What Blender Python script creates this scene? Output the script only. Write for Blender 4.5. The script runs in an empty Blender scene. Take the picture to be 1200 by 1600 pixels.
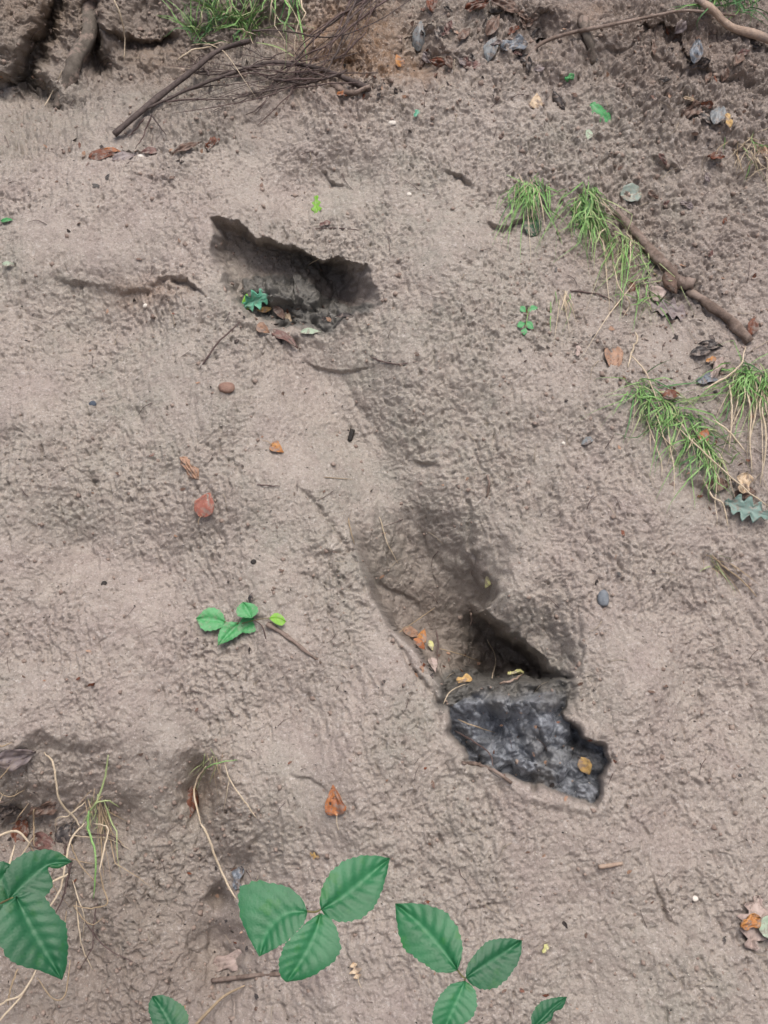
import bpy, math, random
import numpy as np
from mathutils import Vector, Matrix

# ------------------------------------------------------------------ camera, sky, sun, exposure
SC = bpy.context.scene
COL = SC.collection
PITCH = math.radians(-28.0)
CAM = Vector((0.0, 0.0, 1.6))
FPX = 800.0 / math.tan(math.radians(27.5))            # focal length in photo pixels (1200 x 1600 photo)
cam_d = bpy.data.cameras.new("camera")
cam_d.sensor_fit = 'VERTICAL'
cam_d.angle = math.radians(55.0)
cam_d.clip_start = 0.05
cam_d.clip_end = 200.0
cam = bpy.data.objects.new("camera", cam_d)
COL.objects.link(cam)
cam.location = CAM
cam.rotation_euler = (math.radians(90.0) + PITCH, 0, 0)
SC.camera = cam

SUN_EL, SUN_ROT = math.radians(72), math.radians(200)   # overcast: a wide weak sun behind the viewer
world = bpy.data.worlds.new("World")
SC.world = world
world.use_nodes = True
wn = world.node_tree
wn.nodes.clear()
w_out = wn.nodes.new("ShaderNodeOutputWorld")
w_bg = wn.nodes.new("ShaderNodeBackground")
w_sky = wn.nodes.new("ShaderNodeTexSky")
w_sky.sky_type = 'NISHITA'
w_sky.sun_disc = False
w_sky.sun_elevation = SUN_EL
w_sky.sun_rotation = SUN_ROT
w_sky.air_density = 0.7
w_sky.dust_density = 6.0
w_sky.ozone_density = 0.3
w_bg.inputs["Strength"].default_value = 0.115
wn.links.new(w_sky.outputs[0], w_bg.inputs[0])
wn.links.new(w_bg.outputs[0], w_out.inputs[0])
sun_d = bpy.data.lights.new("sun", 'SUN')
sun_d.energy = 2.0
sun_d.angle = math.radians(38)
sun_d.color = (1.0, 0.97, 0.93)
sun = bpy.data.objects.new("sun", sun_d)
COL.objects.link(sun)
# direction towards the sun: behind and above the viewer, a little to the right
_az = math.radians(-72)
_sd = Vector((math.cos(SUN_EL) * math.cos(_az), math.cos(SUN_EL) * math.sin(_az), math.sin(SUN_EL)))
sun.rotation_euler = _sd.to_track_quat('Z', 'Y').to_euler()
w_sky.sun_rotation = math.atan2(_sd.x, _sd.y)
SC.view_settings.view_transform = 'Standard'
SC.view_settings.look = 'None'
SC.view_settings.exposure = 0.37
SC.view_settings.gamma = 1.0

# ------------------------------------------------------------------ small numeric tools
rng = np.random.default_rng(7)
random.seed(7)


def perlin(x, y, seed=0):
    xi = np.floor(x); yi = np.floor(y)
    fx = (x - xi).astype(np.float32); fy = (y - yi).astype(np.float32)
    xi = xi.astype(np.int64); yi = yi.astype(np.int64)

    def grad(ix, iy, dx, dy):
        h = (ix * 374761393 + iy * 668265263 + seed * 982451653) & 0xffffffff
        h = ((h ^ (h >> 13)) * 1274126177) & 0xffffffff
        h = (h ^ (h >> 16)) & 1023
        a = h.astype(np.float32) * np.float32(2 * math.pi / 1024)
        return np.cos(a) * dx + np.sin(a) * dy
    u = fx * fx * fx * (fx * (fx * 6 - 15) + 10)
    v = fy * fy * fy * (fy * (fy * 6 - 15) + 10)
    a = grad(xi, yi, fx, fy); b = grad(xi + 1, yi, fx - 1, fy)
    c = grad(xi, yi + 1, fx, fy - 1); d = grad(xi + 1, yi + 1, fx - 1, fy - 1)
    return ((a + u * (b - a)) * (1 - v) + (c + u * (d - c)) * v) * np.float32(1.5)


def fbm(x, y, seed, n=4, gain=0.5):
    s = 0; a = 1.0
    for i in range(n):
        s = s + a * perlin(x * 2 ** i, y * 2 ** i, seed + i * 17)
        a *= gain
    return s


def clods(x, y, seed, size=0.62):
    """rounded lumps of uneven size, 0 in the gaps to 1 on top"""
    xi = np.floor(x).astype(np.int64); yi = np.floor(y).astype(np.int64)
    best = np.zeros(x.shape, np.float32)
    for dx in (-1, 0, 1):
        for dy in (-1, 0, 1):
            h = ((xi + dx) * 374761393 + (yi + dy) * 668265263 + seed * 982451653) & 0xffffffff
            h = ((h ^ (h >> 13)) * 1274126177) & 0xffffffff
            h = h ^ (h >> 16)
            jx = (h & 255) / 255.0; jy = ((h >> 8) & 255) / 255.0; r = size * (0.55 + 0.75 * ((h >> 16) & 255) / 255.0)
            q = 1 - ((x - xi - dx - jx) ** 2 + (y - yi - dy - jy) ** 2) / (r * r)
            best = np.maximum(best, np.sqrt(np.maximum(q, 0)) * r / size * 0.8)
    return best


def sst(a, b, x):
    t = np.clip((x - a) / (b - a), 0, 1)
    return t * t * (3 - 2 * t)


def lerpf(pts, x):
    p = np.array(pts, float)
    return np.interp(x, p[:, 0], p[:, 1])


def gauss(px, py, cx, cy, rx, ry):
    return np.exp(-(((px - cx) / rx) ** 2 + ((py - cy) / ry) ** 2))


def seg_dist(px, py, pts):
    """distance to a polyline, and the fraction along it"""
    best = np.full(px.shape, 1e9); frac = np.zeros(px.shape)
    n = len(pts) - 1
    for i in range(n):
        (x0, y0), (x1, y1) = pts[i], pts[i + 1]
        dx, dy = x1 - x0, y1 - y0
        t = np.clip(((px - x0) * dx + (py - y0) * dy) / (dx * dx + dy * dy), 0, 1)
        d = np.hypot(px - x0 - t * dx, py - y0 - t * dy)
        m = d < best
        best = np.where(m, d, best); frac = np.where(m, (i + t) / n, frac)
    return best, frac


def poly_sd(px, py, poly):
    """signed distance to a polygon, positive inside"""
    d, _ = seg_dist(px, py, list(poly) + [poly[0]])
    ins = np.zeros(px.shape, bool)
    n = len(poly)
    for i in range(n):
        (x0, y0), (x1, y1) = poly[i], poly[(i + 1) % n]
        if y0 == y1:
            continue
        c = (y0 > py) != (y1 > py)
        ins ^= c & (px < (x1 - x0) * (py - y0) / (y1 - y0) + x0)
    return np.where(ins, d, -d)


FWD = np.array((0, math.cos(PITCH), math.sin(PITCH)))
UPV = np.array((0, -math.sin(PITCH), math.cos(PITCH)))


def project(X, Y, Z):
    Zc = Z - CAM.z
    dep = np.maximum(Y * FWD[1] + Zc * FWD[2], 0.05)
    return 600 + FPX * X / dep, 800 - FPX * (Y * UPV[1] + Zc * UPV[2]) / dep


def pix_dir(px, py):
    v = Vector(((px - 600) / FPX, 0, 0)) + Vector(FWD) + Vector(UPV) * ((800 - py) / FPX)
    return v.normalized()


# ------------------------------------------------------------------ the bank: one heightfield sheet
def axis(lo, hi, step, far_lo, far_hi, grow=1.12):
    mid = list(np.arange(lo, hi, step))
    a = []; x = lo; s = step
    while x > far_lo:
        s *= grow; x -= s; a.append(x)
    b = []; x = mid[-1]; s = step
    while x < far_hi:
        s *= grow; x += s; b.append(x)
    return np.array(a[::-1] + mid + b)


ax = axis(-1.14, 1.14, 0.0017, -30, 30)
as_ = axis(0.08, 2.60, 0.0017, -8, 30)
NX, NS = len(ax), len(as_)
X, S = np.meshgrid(ax, as_)                       # rows: up the bank
# profile of the bank, a little different for every column
xs = np.clip(ax, -1.4, 1.4)
wob = perlin(xs * 2.3, xs * 0 + 0.5, 3) * 0.05 + perlin(xs * 7, xs * 0 + 1.5, 4) * 0.018
s1 = np.interp(xs, [-1.1, -0.72, -0.48, -0.30, -0.05, 0.25, 0.6, 1.0], [1.80, 1.80, 1.83, 1.97, 2.10, 2.16, 2.16, 2.12]) + wob
sh = np.interp(xs, [-1.1, -0.6, -0.35, -0.1, 0.2, 0.6, 1.1], [0.40, 0.42, 0.36, 0.17, 0.20, 0.24, 0.22])
s2 = s1 + sh
rad = math.radians
th = rad(46) * sst(-0.05, 0.06, S)
th = th + (rad(17) - rad(46)) * sst(s1 - 0.10, s1 + 0.10, S)
th = th + (rad(58) - rad(17)) * sst(s2 - 0.05, s2 + 0.05, S)
th = th + (rad(8) - rad(58)) * sst(s2 + 1.3, s2 + 1.8, S)
ds = np.diff(as_, prepend=as_[0])[:, None]
i0 = int(np.argmin(np.abs(as_)))
Y = np.cumsum(np.cos(th) * ds, 0); Z = np.cumsum(np.sin(th) * ds, 0)
Y = Y - Y[i0] + 0.90; Z = Z - Z[i0]
PX, PY = project(X, Y, Z)
PXn = PX + 6 * perlin(X * 24, S * 24, 91) + 2.6 * perlin(X * 70, S * 70, 92)    # ragged outlines
PYn = PY + 6 * perlin(X * 24, S * 24, 93) + 2.6 * perlin(X * 70, S * 70, 94)

# --- noise relief along the surface normal
q = 0.010 * perlin(X * 9, S * 9, 50); r = 0.010 * perlin(X * 9, S * 9, 51)
U = X + q; V = S + r
big = 0.034 * fbm(U * 2.1, V * 2.1, 1, 2) + 0.022 * perlin(U * 5.0, V * 3.8, 5) + 0.012 * perlin(U * 11, V * 8, 6)
rough = 0.75 + 0.45 * perlin(X * 4, S * 4, 9)
rough = rough + 0.35 * sst(330, 60, PY) + 0.25 * sst(700, 1000, PX) * sst(640, 250, PY)
rough = np.clip(1.06 * rough + 0.55 * perlin(X * 6, S * 6, 10) + 0.3 * perlin(X * 15, S * 15, 8), 0.28, 2.2)
wx = 0.006 * perlin(X * 31, S * 31, 52); wy = 0.006 * perlin(X * 31, S * 31, 53)
R1, T1 = 0.80 * U - 0.60 * V + wx, 0.60 * U + 0.80 * V + wy
R2, T2 = 0.39 * U + 0.92 * V - wy, -0.92 * U + 0.39 * V + wx
lump = 0.0036 * fbm(R1 * 17, T1 * 17, 11, 2) + 0.0028 * (np.abs(perlin(R2 * 30, T2 * 30, 13)) - .3)
crumb = 0.0021 * (np.abs(perlin(R1 * 62, T1 * 55, 15)) - .3) + 0.0021 * perlin(R2 * 95, T2 * 85, 16) + 0.0014 * perlin(R1 * 180, T1 * 165, 17)
crumb = crumb + 0.0030 * sst(-.1, .5, perlin(U * 5, V * 5, 54)) * (clods(R2 * 70, T2 * 62, 55, .5) - .35)
# digging and rain streaks: stretched along the fall line, leaning a little to the right
ang = rad(14)
ua, va = U * math.cos(ang) + V * math.sin(ang), -U * math.sin(ang) + V * math.cos(ang)
streak = 0.0034 * perlin(ua * 110, va * 26, 18) + 0.0022 * perlin(ua * 60, va * 13, 19)
pit_n = perlin(R1 * 64, T1 * 54, 21)
pits = -0.0068 * sst(-.2, .5, perlin(U * 6, V * 6, 30)) * sst(0.50, 0.72, pit_n) - 0.0045 * sst(0.50, 0.68, perlin(R2 * 130, T2 * 105, 22)) - 0.0052 * sst(0.50, 0.66, perlin(ua * 105, va * 42, 25))
chip = 0.0022 * sst(0.10, 0.17, perlin(ua * 66 + 2 * perlin(U * 40, V * 40, 27), va * 48, 26)) + 0.0016 * sst(0.15, 0.22, perlin(R1 * 125, T1 * 85, 28)) + 0.0013 * sst(0.1, 0.2, perlin(R2 * 210, T2 * 190, 29))
flake_n = perlin(R2 * 40, T2 * 46, 23)
flake = 0.0026 * sst(-0.05, 0.05, flake_n) * (0.5 + perlin(U * 11, V * 11, 24))
H = big + (lump + crumb + streak + pits + flake + chip) * rough
# clods on the broken ground at the top and the right
clod_m = np.clip(sst(300, 90, PY) + 0.8 * sst(780, 1000, PX) * sst(560, 330, PY), 0, 1)
H += clod_m * (0.014 * (np.abs(perlin(U * 13, V * 13, 31)) - 0.25) + 0.011 * (clods(U * 26 + 4 * q * 26, V * 26 + .5 * perlin(U * 60, V * 60, 35), 36) - .4) + 0.005 * (np.abs(perlin(U * 34, V * 34, 32)) - 0.25) + 0.006 * sst(0, .12, perlin(U * 24, V * 24, 33)))
far_fade = sst(0, 1, np.clip((1.9 - np.abs(X)) / 0.7, 0, 1))
H *= 0.35 + 0.65 * far_fade


# --- dug features, authored as depth along a digging direction
def direction(px, py):
    d = pix_dir(px, py)
    return np.array(d)


def smin(a, b, k):
    h = np.clip(0.5 + 0.5 * (b - a) / k, 0, 1)
    return b + (a - b) * h - k * h * (1 - h)


DX = np.zeros_like(X); DY = np.zeros_like(X); DZ = np.zeros_like(X)


def dig(depth, d):
    global DX, DY, DZ
    DX = DX + depth * d[0]; DY = DY + depth * d[1]; DZ = DZ + depth * d[2]


# upper foothold
x_, y_ = PXn, PYn
xl = lerpf([(330, 334), (400, 333), (450, 346), (480, 366), (505, 392), (525, 420)], y_)
xr = lerpf([(360, 480), (392, 540), (405, 562), (425, 580), (450, 590), (470, 593), (486, 588), (500, 572), (520, 540)], y_)
yt = lerpf([(330, 356), (345, 350), (360, 350), (385, 357), (402, 370), (470, 376), (500, 396), (530, 394), (555, 402), (575, 420), (590, 448), (598, 475)], x_)
yb = lerpf([(335, 470), (380, 505), (440, 525), (500, 520), (550, 500), (592, 484)], x_)
a = smin((x_ - xl) * 0.0055, (xr - x_) * 0.0038, 0.03)
k_top = lerpf([(336, 0.0050), (375, 0.0070), (400, 0.0090), (425, 0.012), (500, 0.022), (600, 0.016)], x_)
a = smin(a, (y_ - yt) * k_top, 0.03)
deep = lerpf([(340, 0.075), (390, 0.10), (440, 0.125), (490, 0.145), (520, 0.195), (600, 0.19)], x_)
a = smin(a, deep + 0 * a, 0.02)
floor_h = (yb - y_) * lerpf([(340, 0.0028), (400, 0.0024), (480, 0.0020), (545, 0.0044), (600, 0.009)], x_) + 0.045 * sst(-2, 14, yb - y_)
hole_a = np.clip(smin(a, floor_h, 0.012), 0, 1)
hole_a_floor = sst(0.01, -0.01, floor_h - a) * sst(0, 8, yb - y_) * sst(370, 400, x_) * sst(-4, 10, xr - x_)
dig(hole_a, direction(465, 470))
mound = gauss(x_, y_, 468, 464, 54, 36) + 0.8 * gauss(x_, y_, 520, 490, 34, 20) + 0.6 * gauss(x_, y_, 425, 458, 26, 20)
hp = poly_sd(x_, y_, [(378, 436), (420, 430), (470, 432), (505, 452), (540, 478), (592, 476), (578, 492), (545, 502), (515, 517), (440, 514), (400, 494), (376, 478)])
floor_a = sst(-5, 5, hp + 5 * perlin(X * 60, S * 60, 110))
mound = np.clip(mound, 0, 1.15) * sst(372, 400, x_) * sst(592, 560, x_) * sst(522, 508, y_)
dig(-0.064 * mound * sst(0.0, 0.06, hole_a), direction(465, 470))

# lower foothold: a long cut that ends in a wet pocket
xl = lerpf([(790, 520), (830, 543), (870, 556), (930, 577), (978, 606), (1012, 640), (1080, 690), (1105, 702)], PY + 0.5 * (y_ - PY))
xr = lerpf([(780, 640), (825, 672), (900, 715), (950, 738), (983, 776), (1010, 804), (1030, 830), (1045, 850), (1056, 862)], y_) + 15 * perlin(X * 13, S * 13, 117) + 7 * perlin(X * 30, S * 30, 118)
wr = lerpf([(780, 160), (880, 135), (930, 70), (952, 18), (1000, 24), (1056, 40)], PY)
al = np.clip(PX + 0.35 * (x_ - PX) - xl, -20, 600)
topn = 22 * perlin(X * 12, X * 0 + 5, 108) + 10 * perlin(X * 35, X * 0 + 9, 109)
D1 = lerpf([(755, 0), (795, 0.012), (840, 0.055), (900, 0.125), (950, 0.19), (1000, 0.24), (1045, 0.25)], PY + 0.5 * (y_ - PY) + topn * sst(950, 820, PY))
inside = sst(-2, 6 + 9 * sst(980, 820, PY), al)
a = D1 * inside * (1 - sst(-wr * 0.1, wr, x_ - xr)) * (0.75 + 0.25 * sst(0, 60, al))
a = a + 0.025 * sst(-75, -8, x_ - xr) * (1 - sst(-2, 8, x_ - xr)) * sst(935, 985, y_) * inside
shoulder = 0.09 * sst(870, 1045, y_) ** 1.4 * sst(690, 770, x_) * sst(912, 862, x_) + 0.035 * gauss(PX, PY, 720, 900, 120, 110) * inside * sst(1060, 1000, PY)
a = np.maximum(a, 0) + shoulder
yb2 = lerpf([(600, 1020), (640, 1045), (690, 1078), (760, 1072), (830, 1066), (895, 1056)], x_) + 13 * perlin(X * 15, X * 0 + 2, 119) + 6 * perlin(X * 38, X * 0 + 4, 120)
a = smin(a, np.maximum((yb2 - y_) * 0.013 + 0.03, -0.02), 0.02)
hole_b = np.clip(a, 0, 1) * sst(-5, 2, yb2 - y_ + 25)
dig(hole_b, direction(770, 1030))
# shelf and pocket of wet mud
pocket = [(698, 1098), (735, 1080), (790, 1072), (868, 1078), (895, 1086), (884, 1112), (905, 1142), (936, 1165), (954, 1190), (944, 1214), (936, 1240), (924, 1260), (880, 1250), (820, 1228), (765, 1207), (722, 1192), (704, 1150)]
psd = poly_sd(x_ + 6 * perlin(X * 30, S * 30, 111) + 2 * perlin(X * 80, S * 80, 112), y_ + 6 * perlin(X * 30, S * 30, 113) + 2 * perlin(X * 80, S * 80, 114), pocket)
edge = lerpf([(690, 0.09), (760, 0.08), (900, 0.075), (960, 0.06)], x_) * lerpf([(1080, 0.0), (1112, 0.25), (1150, 1), (1270, 1.1)], y_)
pool = sst(-2, 9, psd)
dig(edge * sst(0, 3, psd), direction(820, 1160))
# an inner heap of wet mud in the pocket and a hollow on its left
heap = 0.066 * gauss(PX, PY, 835, 1150, 58, 66) + 0.050 * gauss(PX, PY, 728, 1168, 28, 22) + 0.04 * gauss(PX, PY, 800, 1095, 80, 16)
heap = heap * sst(2, 26, psd)
dig(-heap, direction(820, 1160))
dig(0.05 * gauss(x_, y_, 765, 1135, 20, 36) * pool + 0.025 * gauss(x_, y_, 905, 1165, 26, 16) * pool, direction(820, 1160))
wm = np.maximum(sst(1, 5, psd), sst(-80, -50, psd) * sst(1042, 1058, y_) * sst(1125, 1095, y_) * sst(908, 882, x_) * sst(672, 695, x_))
mm = np.maximum(np.clip(mound * 1.3, 0, 1), floor_a)
W1 = U + .010 * perlin(U * 45, V * 45, 67); W2 = V + .010 * perlin(U * 45, V * 45, 68)
cl = 0.030 * (clods(W1 * 27, W2 * 27, 61) - .5) + 0.009 * (clods(W1 * 58, W2 * 58, 62) - .5) + 0.004 * (clods(W1 * 120, W2 * 120, 63) - .5) + 0.003 * perlin(U * 90, V * 90, 64)
wetl = (np.maximum(wm, mm)) * cl
H += wetl
H += 0.007 * np.exp(-((psd + 9) / 8) ** 2) * sst(1090, 1120, y_)
# shoulder right of the lower foothold
H += 0.030 * gauss(PX, PY, 830, 900, 90, 90) + 0.018 * gauss(PX, PY, 620, 1080, 70, 80)


# scarps: the ground below the line steps back into the bank
def scarp(line, drop, decay, soft=5, ends=25, d=(600, 800)):
    ly = lerpf(line, PXn)
    t = y_ - ly
    x0, x1 = line[0][0], line[-1][0]
    m = sst(x0 - ends * .3, x0 + ends, PX) * sst(x1 + ends * .3, x1 - ends, PX)
    dep = drop * m * sst(0, soft, t) * np.where(t > 0, np.exp(-np.maximum(t - soft, 0) / decay), 0)
    dig(dep, direction(*d))


scarp([(80, 428), (110, 436), (160, 444), (215, 446), (300, 436)], 0.012, 40, 9)
scarp([(265, 440), (295, 446), (325, 470)], 0.022, 16)
scarp([(690, 258), (720, 270), (745, 285)], 0.020, 12)
scarp([(750, 335), (790, 348), (845, 330)], 0.018, 26)
scarp([(985, 48), (1050, 54), (1075, 90), (1110, 115)], 0.03, 30, d=(1050, 80))
scarp([(900, 85), (1000, 78), (1085, 110), (1200, 120)], 0.014, 30)
scarp([(495, 250), (520, 270), (540, 275)], 0.016, 12)
scarp([(1010, 240), (1040, 248), (1080, 246)], 0.014, 12)
scarp([(1060, 740), (1100, 762), (1135, 800)], 0.016, 40, 10)
scarp([(960, 545), (1010, 660), (1075, 745)], 0.009, 50, 12)
scarp([(640, 712), (665, 718), (690, 730)], 0.012, 10)
scarp([(470, 560), (520, 575), (580, 570)], 0.010, 40)
for i in range(26):                                   # small broken edges all over
    cx, cy = rng.uniform(-40, 1240), rng.uniform(110, 1560)
    L = rng.uniform(10, 38); sl = rng.uniform(-0.5, 0.8)
    scarp([(cx - L, cy - L * sl), (cx, cy + rng.uniform(-4, 4)), (cx + L, cy + L * sl)], rng.uniform(0.003, 0.008), rng.uniform(7, 20), 7, L * .8)
# eroded face at the lower left: recedes below a crumbling lip
ly = lerpf([(-200, 1170), (0, 1168), (60, 1155), (150, 1150), (185, 1160), (260, 1190), (300, 1180), (400, 1230), (470, 1330), (520, 1500), (560, 1700)], PXn) + 26 * perlin(X * 9, S * 3, 97) + 14 * perlin(X * 24, S * 6, 98)
t = y_ - ly
face = 0.085 * sst(-20, 200, t) * lerpf([(-200, 1), (330, 1), (420, 0.6), (560, 0.0)], PX) * sst(2000, 1560, PY)
face = face + 0.035 * sst(0, 26, t) * lerpf([(-200, 1), (60, 1), (150, 0.7), (200, .1), (290, .3), (330, 0.6), (380, 0.0)], PX) * sst(1560, 1200, PY)
dig(face, direction(200, 1350))
for cx, cy, rx, ry, dp in [(40, 1285, 70, 45, 0.09), (310, 1235, 20, 55, 0.07), (190, 1275, 30, 40, 0.035), (345, 1405, 13, 16, 0.06), (375, 1360, 20, 30, .03), (345, 1490, 42, 60, 0.08), (130, 1500, 30, 90, 0.03), (240, 1400, 40, 60, 0.02),
                           (12, 700, 40, 30, .012), (130, 845, 30, 18, .012), (610, 520, 60, 30, .006), (590, 640, 30, 60, .012), (700, 655, 24, 40, .008)]:
    dig(dp * gauss(x_, y_, cx, cy, rx, ry), direction(cx, cy))
# broken bank behind the ledge at the upper left
dig(0.15 * sst(0, 45, PY -  lerpf([(-200, 120), (0, 128), (40, 138), (75, 120), (100, 150), (170, 160)], PXn)) * sst(230, 90, PX) * sst(235, 150, PY), direction(60, 140))
dig(0.16 * np.exp(-(seg_dist(x_, y_, [(105, -40), (78, 60), (55, 110), (40, 150)])[0] / 17) ** 2), direction(70, 60))
dig(0.10 * np.exp(-(seg_dist(x_, y_, [(150, 20), (150, 95), (160, 110)])[0] / 14) ** 2), direction(150, 60))
H += 0.05 * gauss(PX, PY, 30, 60, 40, 50) + 0.05 * gauss(PX, PY, 165, 50, 30, 45) + 0.03 * gauss(PX, PY, 240, 110, 60, 35)
dig(0.05 * sst(0, 12, y_ - lerpf([(150, 50), (195, 58), (240, 52), (275, 48)], PXn)) * sst(140, 165, PX) * sst(285, 260, PX) * sst(110, 62, PY), direction(200, 60))
# hollows at the top, filled with litter
for cx, cy, rx, ry, dp in [(655, 75, 30, 45, .10), (840, 62, 40, 30, .09), (1050, 65, 60, 25, .05), (690, 105, 50, 16, .04), (470, 130, 60, 14, .03), (540, 110, 30, 16, .05), (200, 245, 60, 10, .03), (1080, 175, 30, 14, .025), (1110, 185, 20, 10, .02),
                           (400, 40, 40, 40, .04), (760, 50, 60, 30, .04), (1040, 380, 40, 30, .03), (1050, 470, 40, 40, .03), (1110, 585, 26, 26, .03), (960, 560, 26, 24, .018), (870, 1190, 10, 10, 0)]:
    dig(dp * gauss(x_, y_, cx, cy, rx, ry), direction(cx, cy))
H -= 0.030 * np.exp(-((PY - 222 - 8 * perlin(X * 9, X * 0 + 3, 95)) / 15) ** 2) * sst(380, 300, PX) * (0.5 + 0.5 * sst(-.3, .4, perlin(X * 6, X * 0 + 7, 96)))
H += 0.012 * np.exp(-(seg_dist(x_, y_, [(372, 505), (440, 530), (505, 526), (560, 502)])[0] / 12) ** 2) * (0.5 + perlin(U * 30, V * 30, 99))
# worn channel between the two footholds, hollow above the upper one, swells beside them
dig(0.050 * np.exp(-(seg_dist(PX, PY, [(455, 545), (520, 640), (590, 740), (660, 830)])[0] / 60) ** 2), direction(560, 700))
dig(0.035 * gauss(x_, y_, 480, 275, 75, 45), direction(480, 275))
H += 0.055 * gauss(PX, PY, 200, 320, 150, 75) + 0.045 * gauss(PX, PY, 360, 720, 120, 190) + 0.045 * gauss(PX, PY, 700, 470, 100, 150) + 0.03 * gauss(PX, PY, 600, 1260, 220, 110) - 0.035 * gauss(PX, PY, 110, 850, 90, 60) - 0.03 * gauss(PX, PY, 180, 500, 140, 50) + 0.04 * gauss(PX, PY, 980, 1050, 90, 200) - 0.03 * gauss(PX, PY, 1080, 1330, 60, 160)
# cracks
for pts, w, dp in [([(465, 775), (500, 800), (535, 845), (560, 900)], 4.5, .010), ([(605, 995), (640, 1040), (662, 1072), (692, 1100)], 3.5, .014), ([(1003, 1335), (1025, 1395), (1050, 1440), (1068, 1458)], 4, .012),
                   ([(735, 860), (742, 910), (730, 790), (722, 770)], 4, .008), ([(725, 1195), (760, 1260), (765, 1330)], 6, .006), ([(1035, 1580), (1046, 1605)], 4, .012), ([(990, 1285), (1010, 1310)], 4, .01), ([(570, 640), (590, 670), (600, 700)], 7, .008),
                   ([(1100, 870), (1140, 900), (1180, 930)], 9, .010), ([(900, 960), (905, 1020), (900, 1060)], 3, .006), ([(540, 590), (560, 640), (575, 655)], 7, .008), ([(880, 1000), (905, 985)], 3, .006), ([(1010, 520), (930, 520), (850, 460)], 8, .004)]:
    dcr, fr = seg_dist(x_, y_, pts)
    dig(dp * np.exp(-(dcr / w) ** 2) * (0.4 + 0.6 * np.sin(np.pi * np.clip(fr, .05, .95))), direction(*pts[0]))

# --- assemble the sheet
nY = -np.sin(th); nZ = np.cos(th)
hd = hole_a + hole_b
UW = U + 0.4 * hd; VW = S + r + 1.1 * hd
H2 = 0.007 * perlin(UW * 22, VW * 22, 101) + 0.006 * (clods(UW * 40, VW * 40, 102) - .4) + 0.0035 * (clods(UW * 85, VW * 85, 103) - .4) + 0.002 * perlin(UW * 170, VW * 170, 104) - 0.004 * sst(.45, .7, perlin(UW * 75, VW * 60, 105))
H = H + H2 * sst(0.015, 0.07, hd) * (1 - wm) * (1 - np.clip(mound, 0, 1))
smooth_in = 1 - 0.4 * sst(0.03, 0.10, hole_a + hole_b) * (1 - wm) * (1 - np.clip(mound, 0, 1))
VX = X + DX
VY = Y + DY + nY * H * smooth_in
VZ = Z + DZ + nZ * H * smooth_in
# where a wall runs along the digging direction, push it sideways a little so that it is crumbly too
wall = sst(0.02, 0.08, hole_a + hole_b + face)
VX = VX + wall * 0.003 * perlin(UW * 45, VW * 30, 115) + wall * 0.006 * perlin(X * 55, S * 55 + 20 * (hole_a + hole_b), 71)

co = np.empty((NS, NX, 3), np.float32)
co[..., 0] = VX; co[..., 1] = VY; co[..., 2] = VZ
ids = np.arange(NS * NX, dtype=np.int32).reshape(NS, NX)
quads = np.stack([ids[:-1, :-1], ids[:-1, 1:], ids[1:, 1:], ids[1:, :-1]], -1).reshape(-1)
nq = quads.size // 4
gm = bpy.data.meshes.new("mud_bank")
gm.vertices.add(NS * NX)
gm.vertices.foreach_set("co", co.reshape(-1))
gm.loops.add(nq * 4)
gm.loops.foreach_set("vertex_index", quads)
gm.polygons.add(nq)
gm.polygons.foreach_set("loop_start", np.arange(0, nq * 4, 4, dtype=np.int32))
gm.update(calc_edges=True)


def vattr(name, arr):
    at = gm.attributes.new(name, 'FLOAT', 'POINT')
    at.data.foreach_set("value", np.clip(arr, 0, 1).astype(np.float32).reshape(-1))


# soil differences: wet pocket mud, greenish grey clay, sandy subsoil, dark loam, pink clay, damp ground with the shade of both holes painted in
vattr("wet", np.clip(sst(2, 5, psd) * sst(1072, 1112, y_ + 22 * perlin(X * 20, S * 20, 77)) * (1 - .55 * sst(.0, .5, perlin(X * 13, S * 13, 78))), 0, 1))
vattr("damp_shade", np.clip(0.55 * sst(0.02, .14, hole_a) + 0.55 * inside * (1 - sst(-70, 80, x_ - xr)) * sst(790, 880, y_) * sst(1075, 1050, y_) + 0.25 * sst(0.12, .30, hole_b + 0.04 * perlin(X * 16, S * 16, 106))  + 0.32 * sst(-60, 300, t + 120 * perlin(X * 11, S * 11, 89)) * sst(560, 250, PX)  # hole terms: shade painted into the soil colour; the rest is damp ground
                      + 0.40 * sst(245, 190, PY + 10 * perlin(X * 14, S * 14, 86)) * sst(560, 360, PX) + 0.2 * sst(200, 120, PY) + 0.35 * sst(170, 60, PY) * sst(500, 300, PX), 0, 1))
vattr("clay", np.clip(0.5 + 0.5 * perlin(X * 3.2, S * 3.2, 81) + 0.35 * perlin(X * 9, S * 9, 82) + 0.35 * gauss(PX, PY, 620, 700, 220, 330) - 0.25 * gauss(PX, PY, 1000, 900, 250, 250), 0, 1))
vattr("ochre", np.clip(1.3 * gauss(PX, PY, 545, 60, 100, 75) + gauss(PX, PY, 625, 110, 60, 18) + 0.8 * gauss(PX, PY, 920, 32, 60, 22) + 0.7 * gauss(PX, PY, 1050, 62, 60, 16) + 0.55 * gauss(PX, PY, 60, 20, 120, 60) + 0.5 * gauss(PX, PY, 250, 90, 60, 40)
                       + 0.5 * gauss(PX, PY, 230, 455, 60, 18) + 0.35 * gauss(PX, PY, 330, 1230, 40, 60) + .35 * gauss(PX, PY, 970, 380, 60, 80), 0, 1))
vattr("silt", floor_a + wm)
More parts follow.
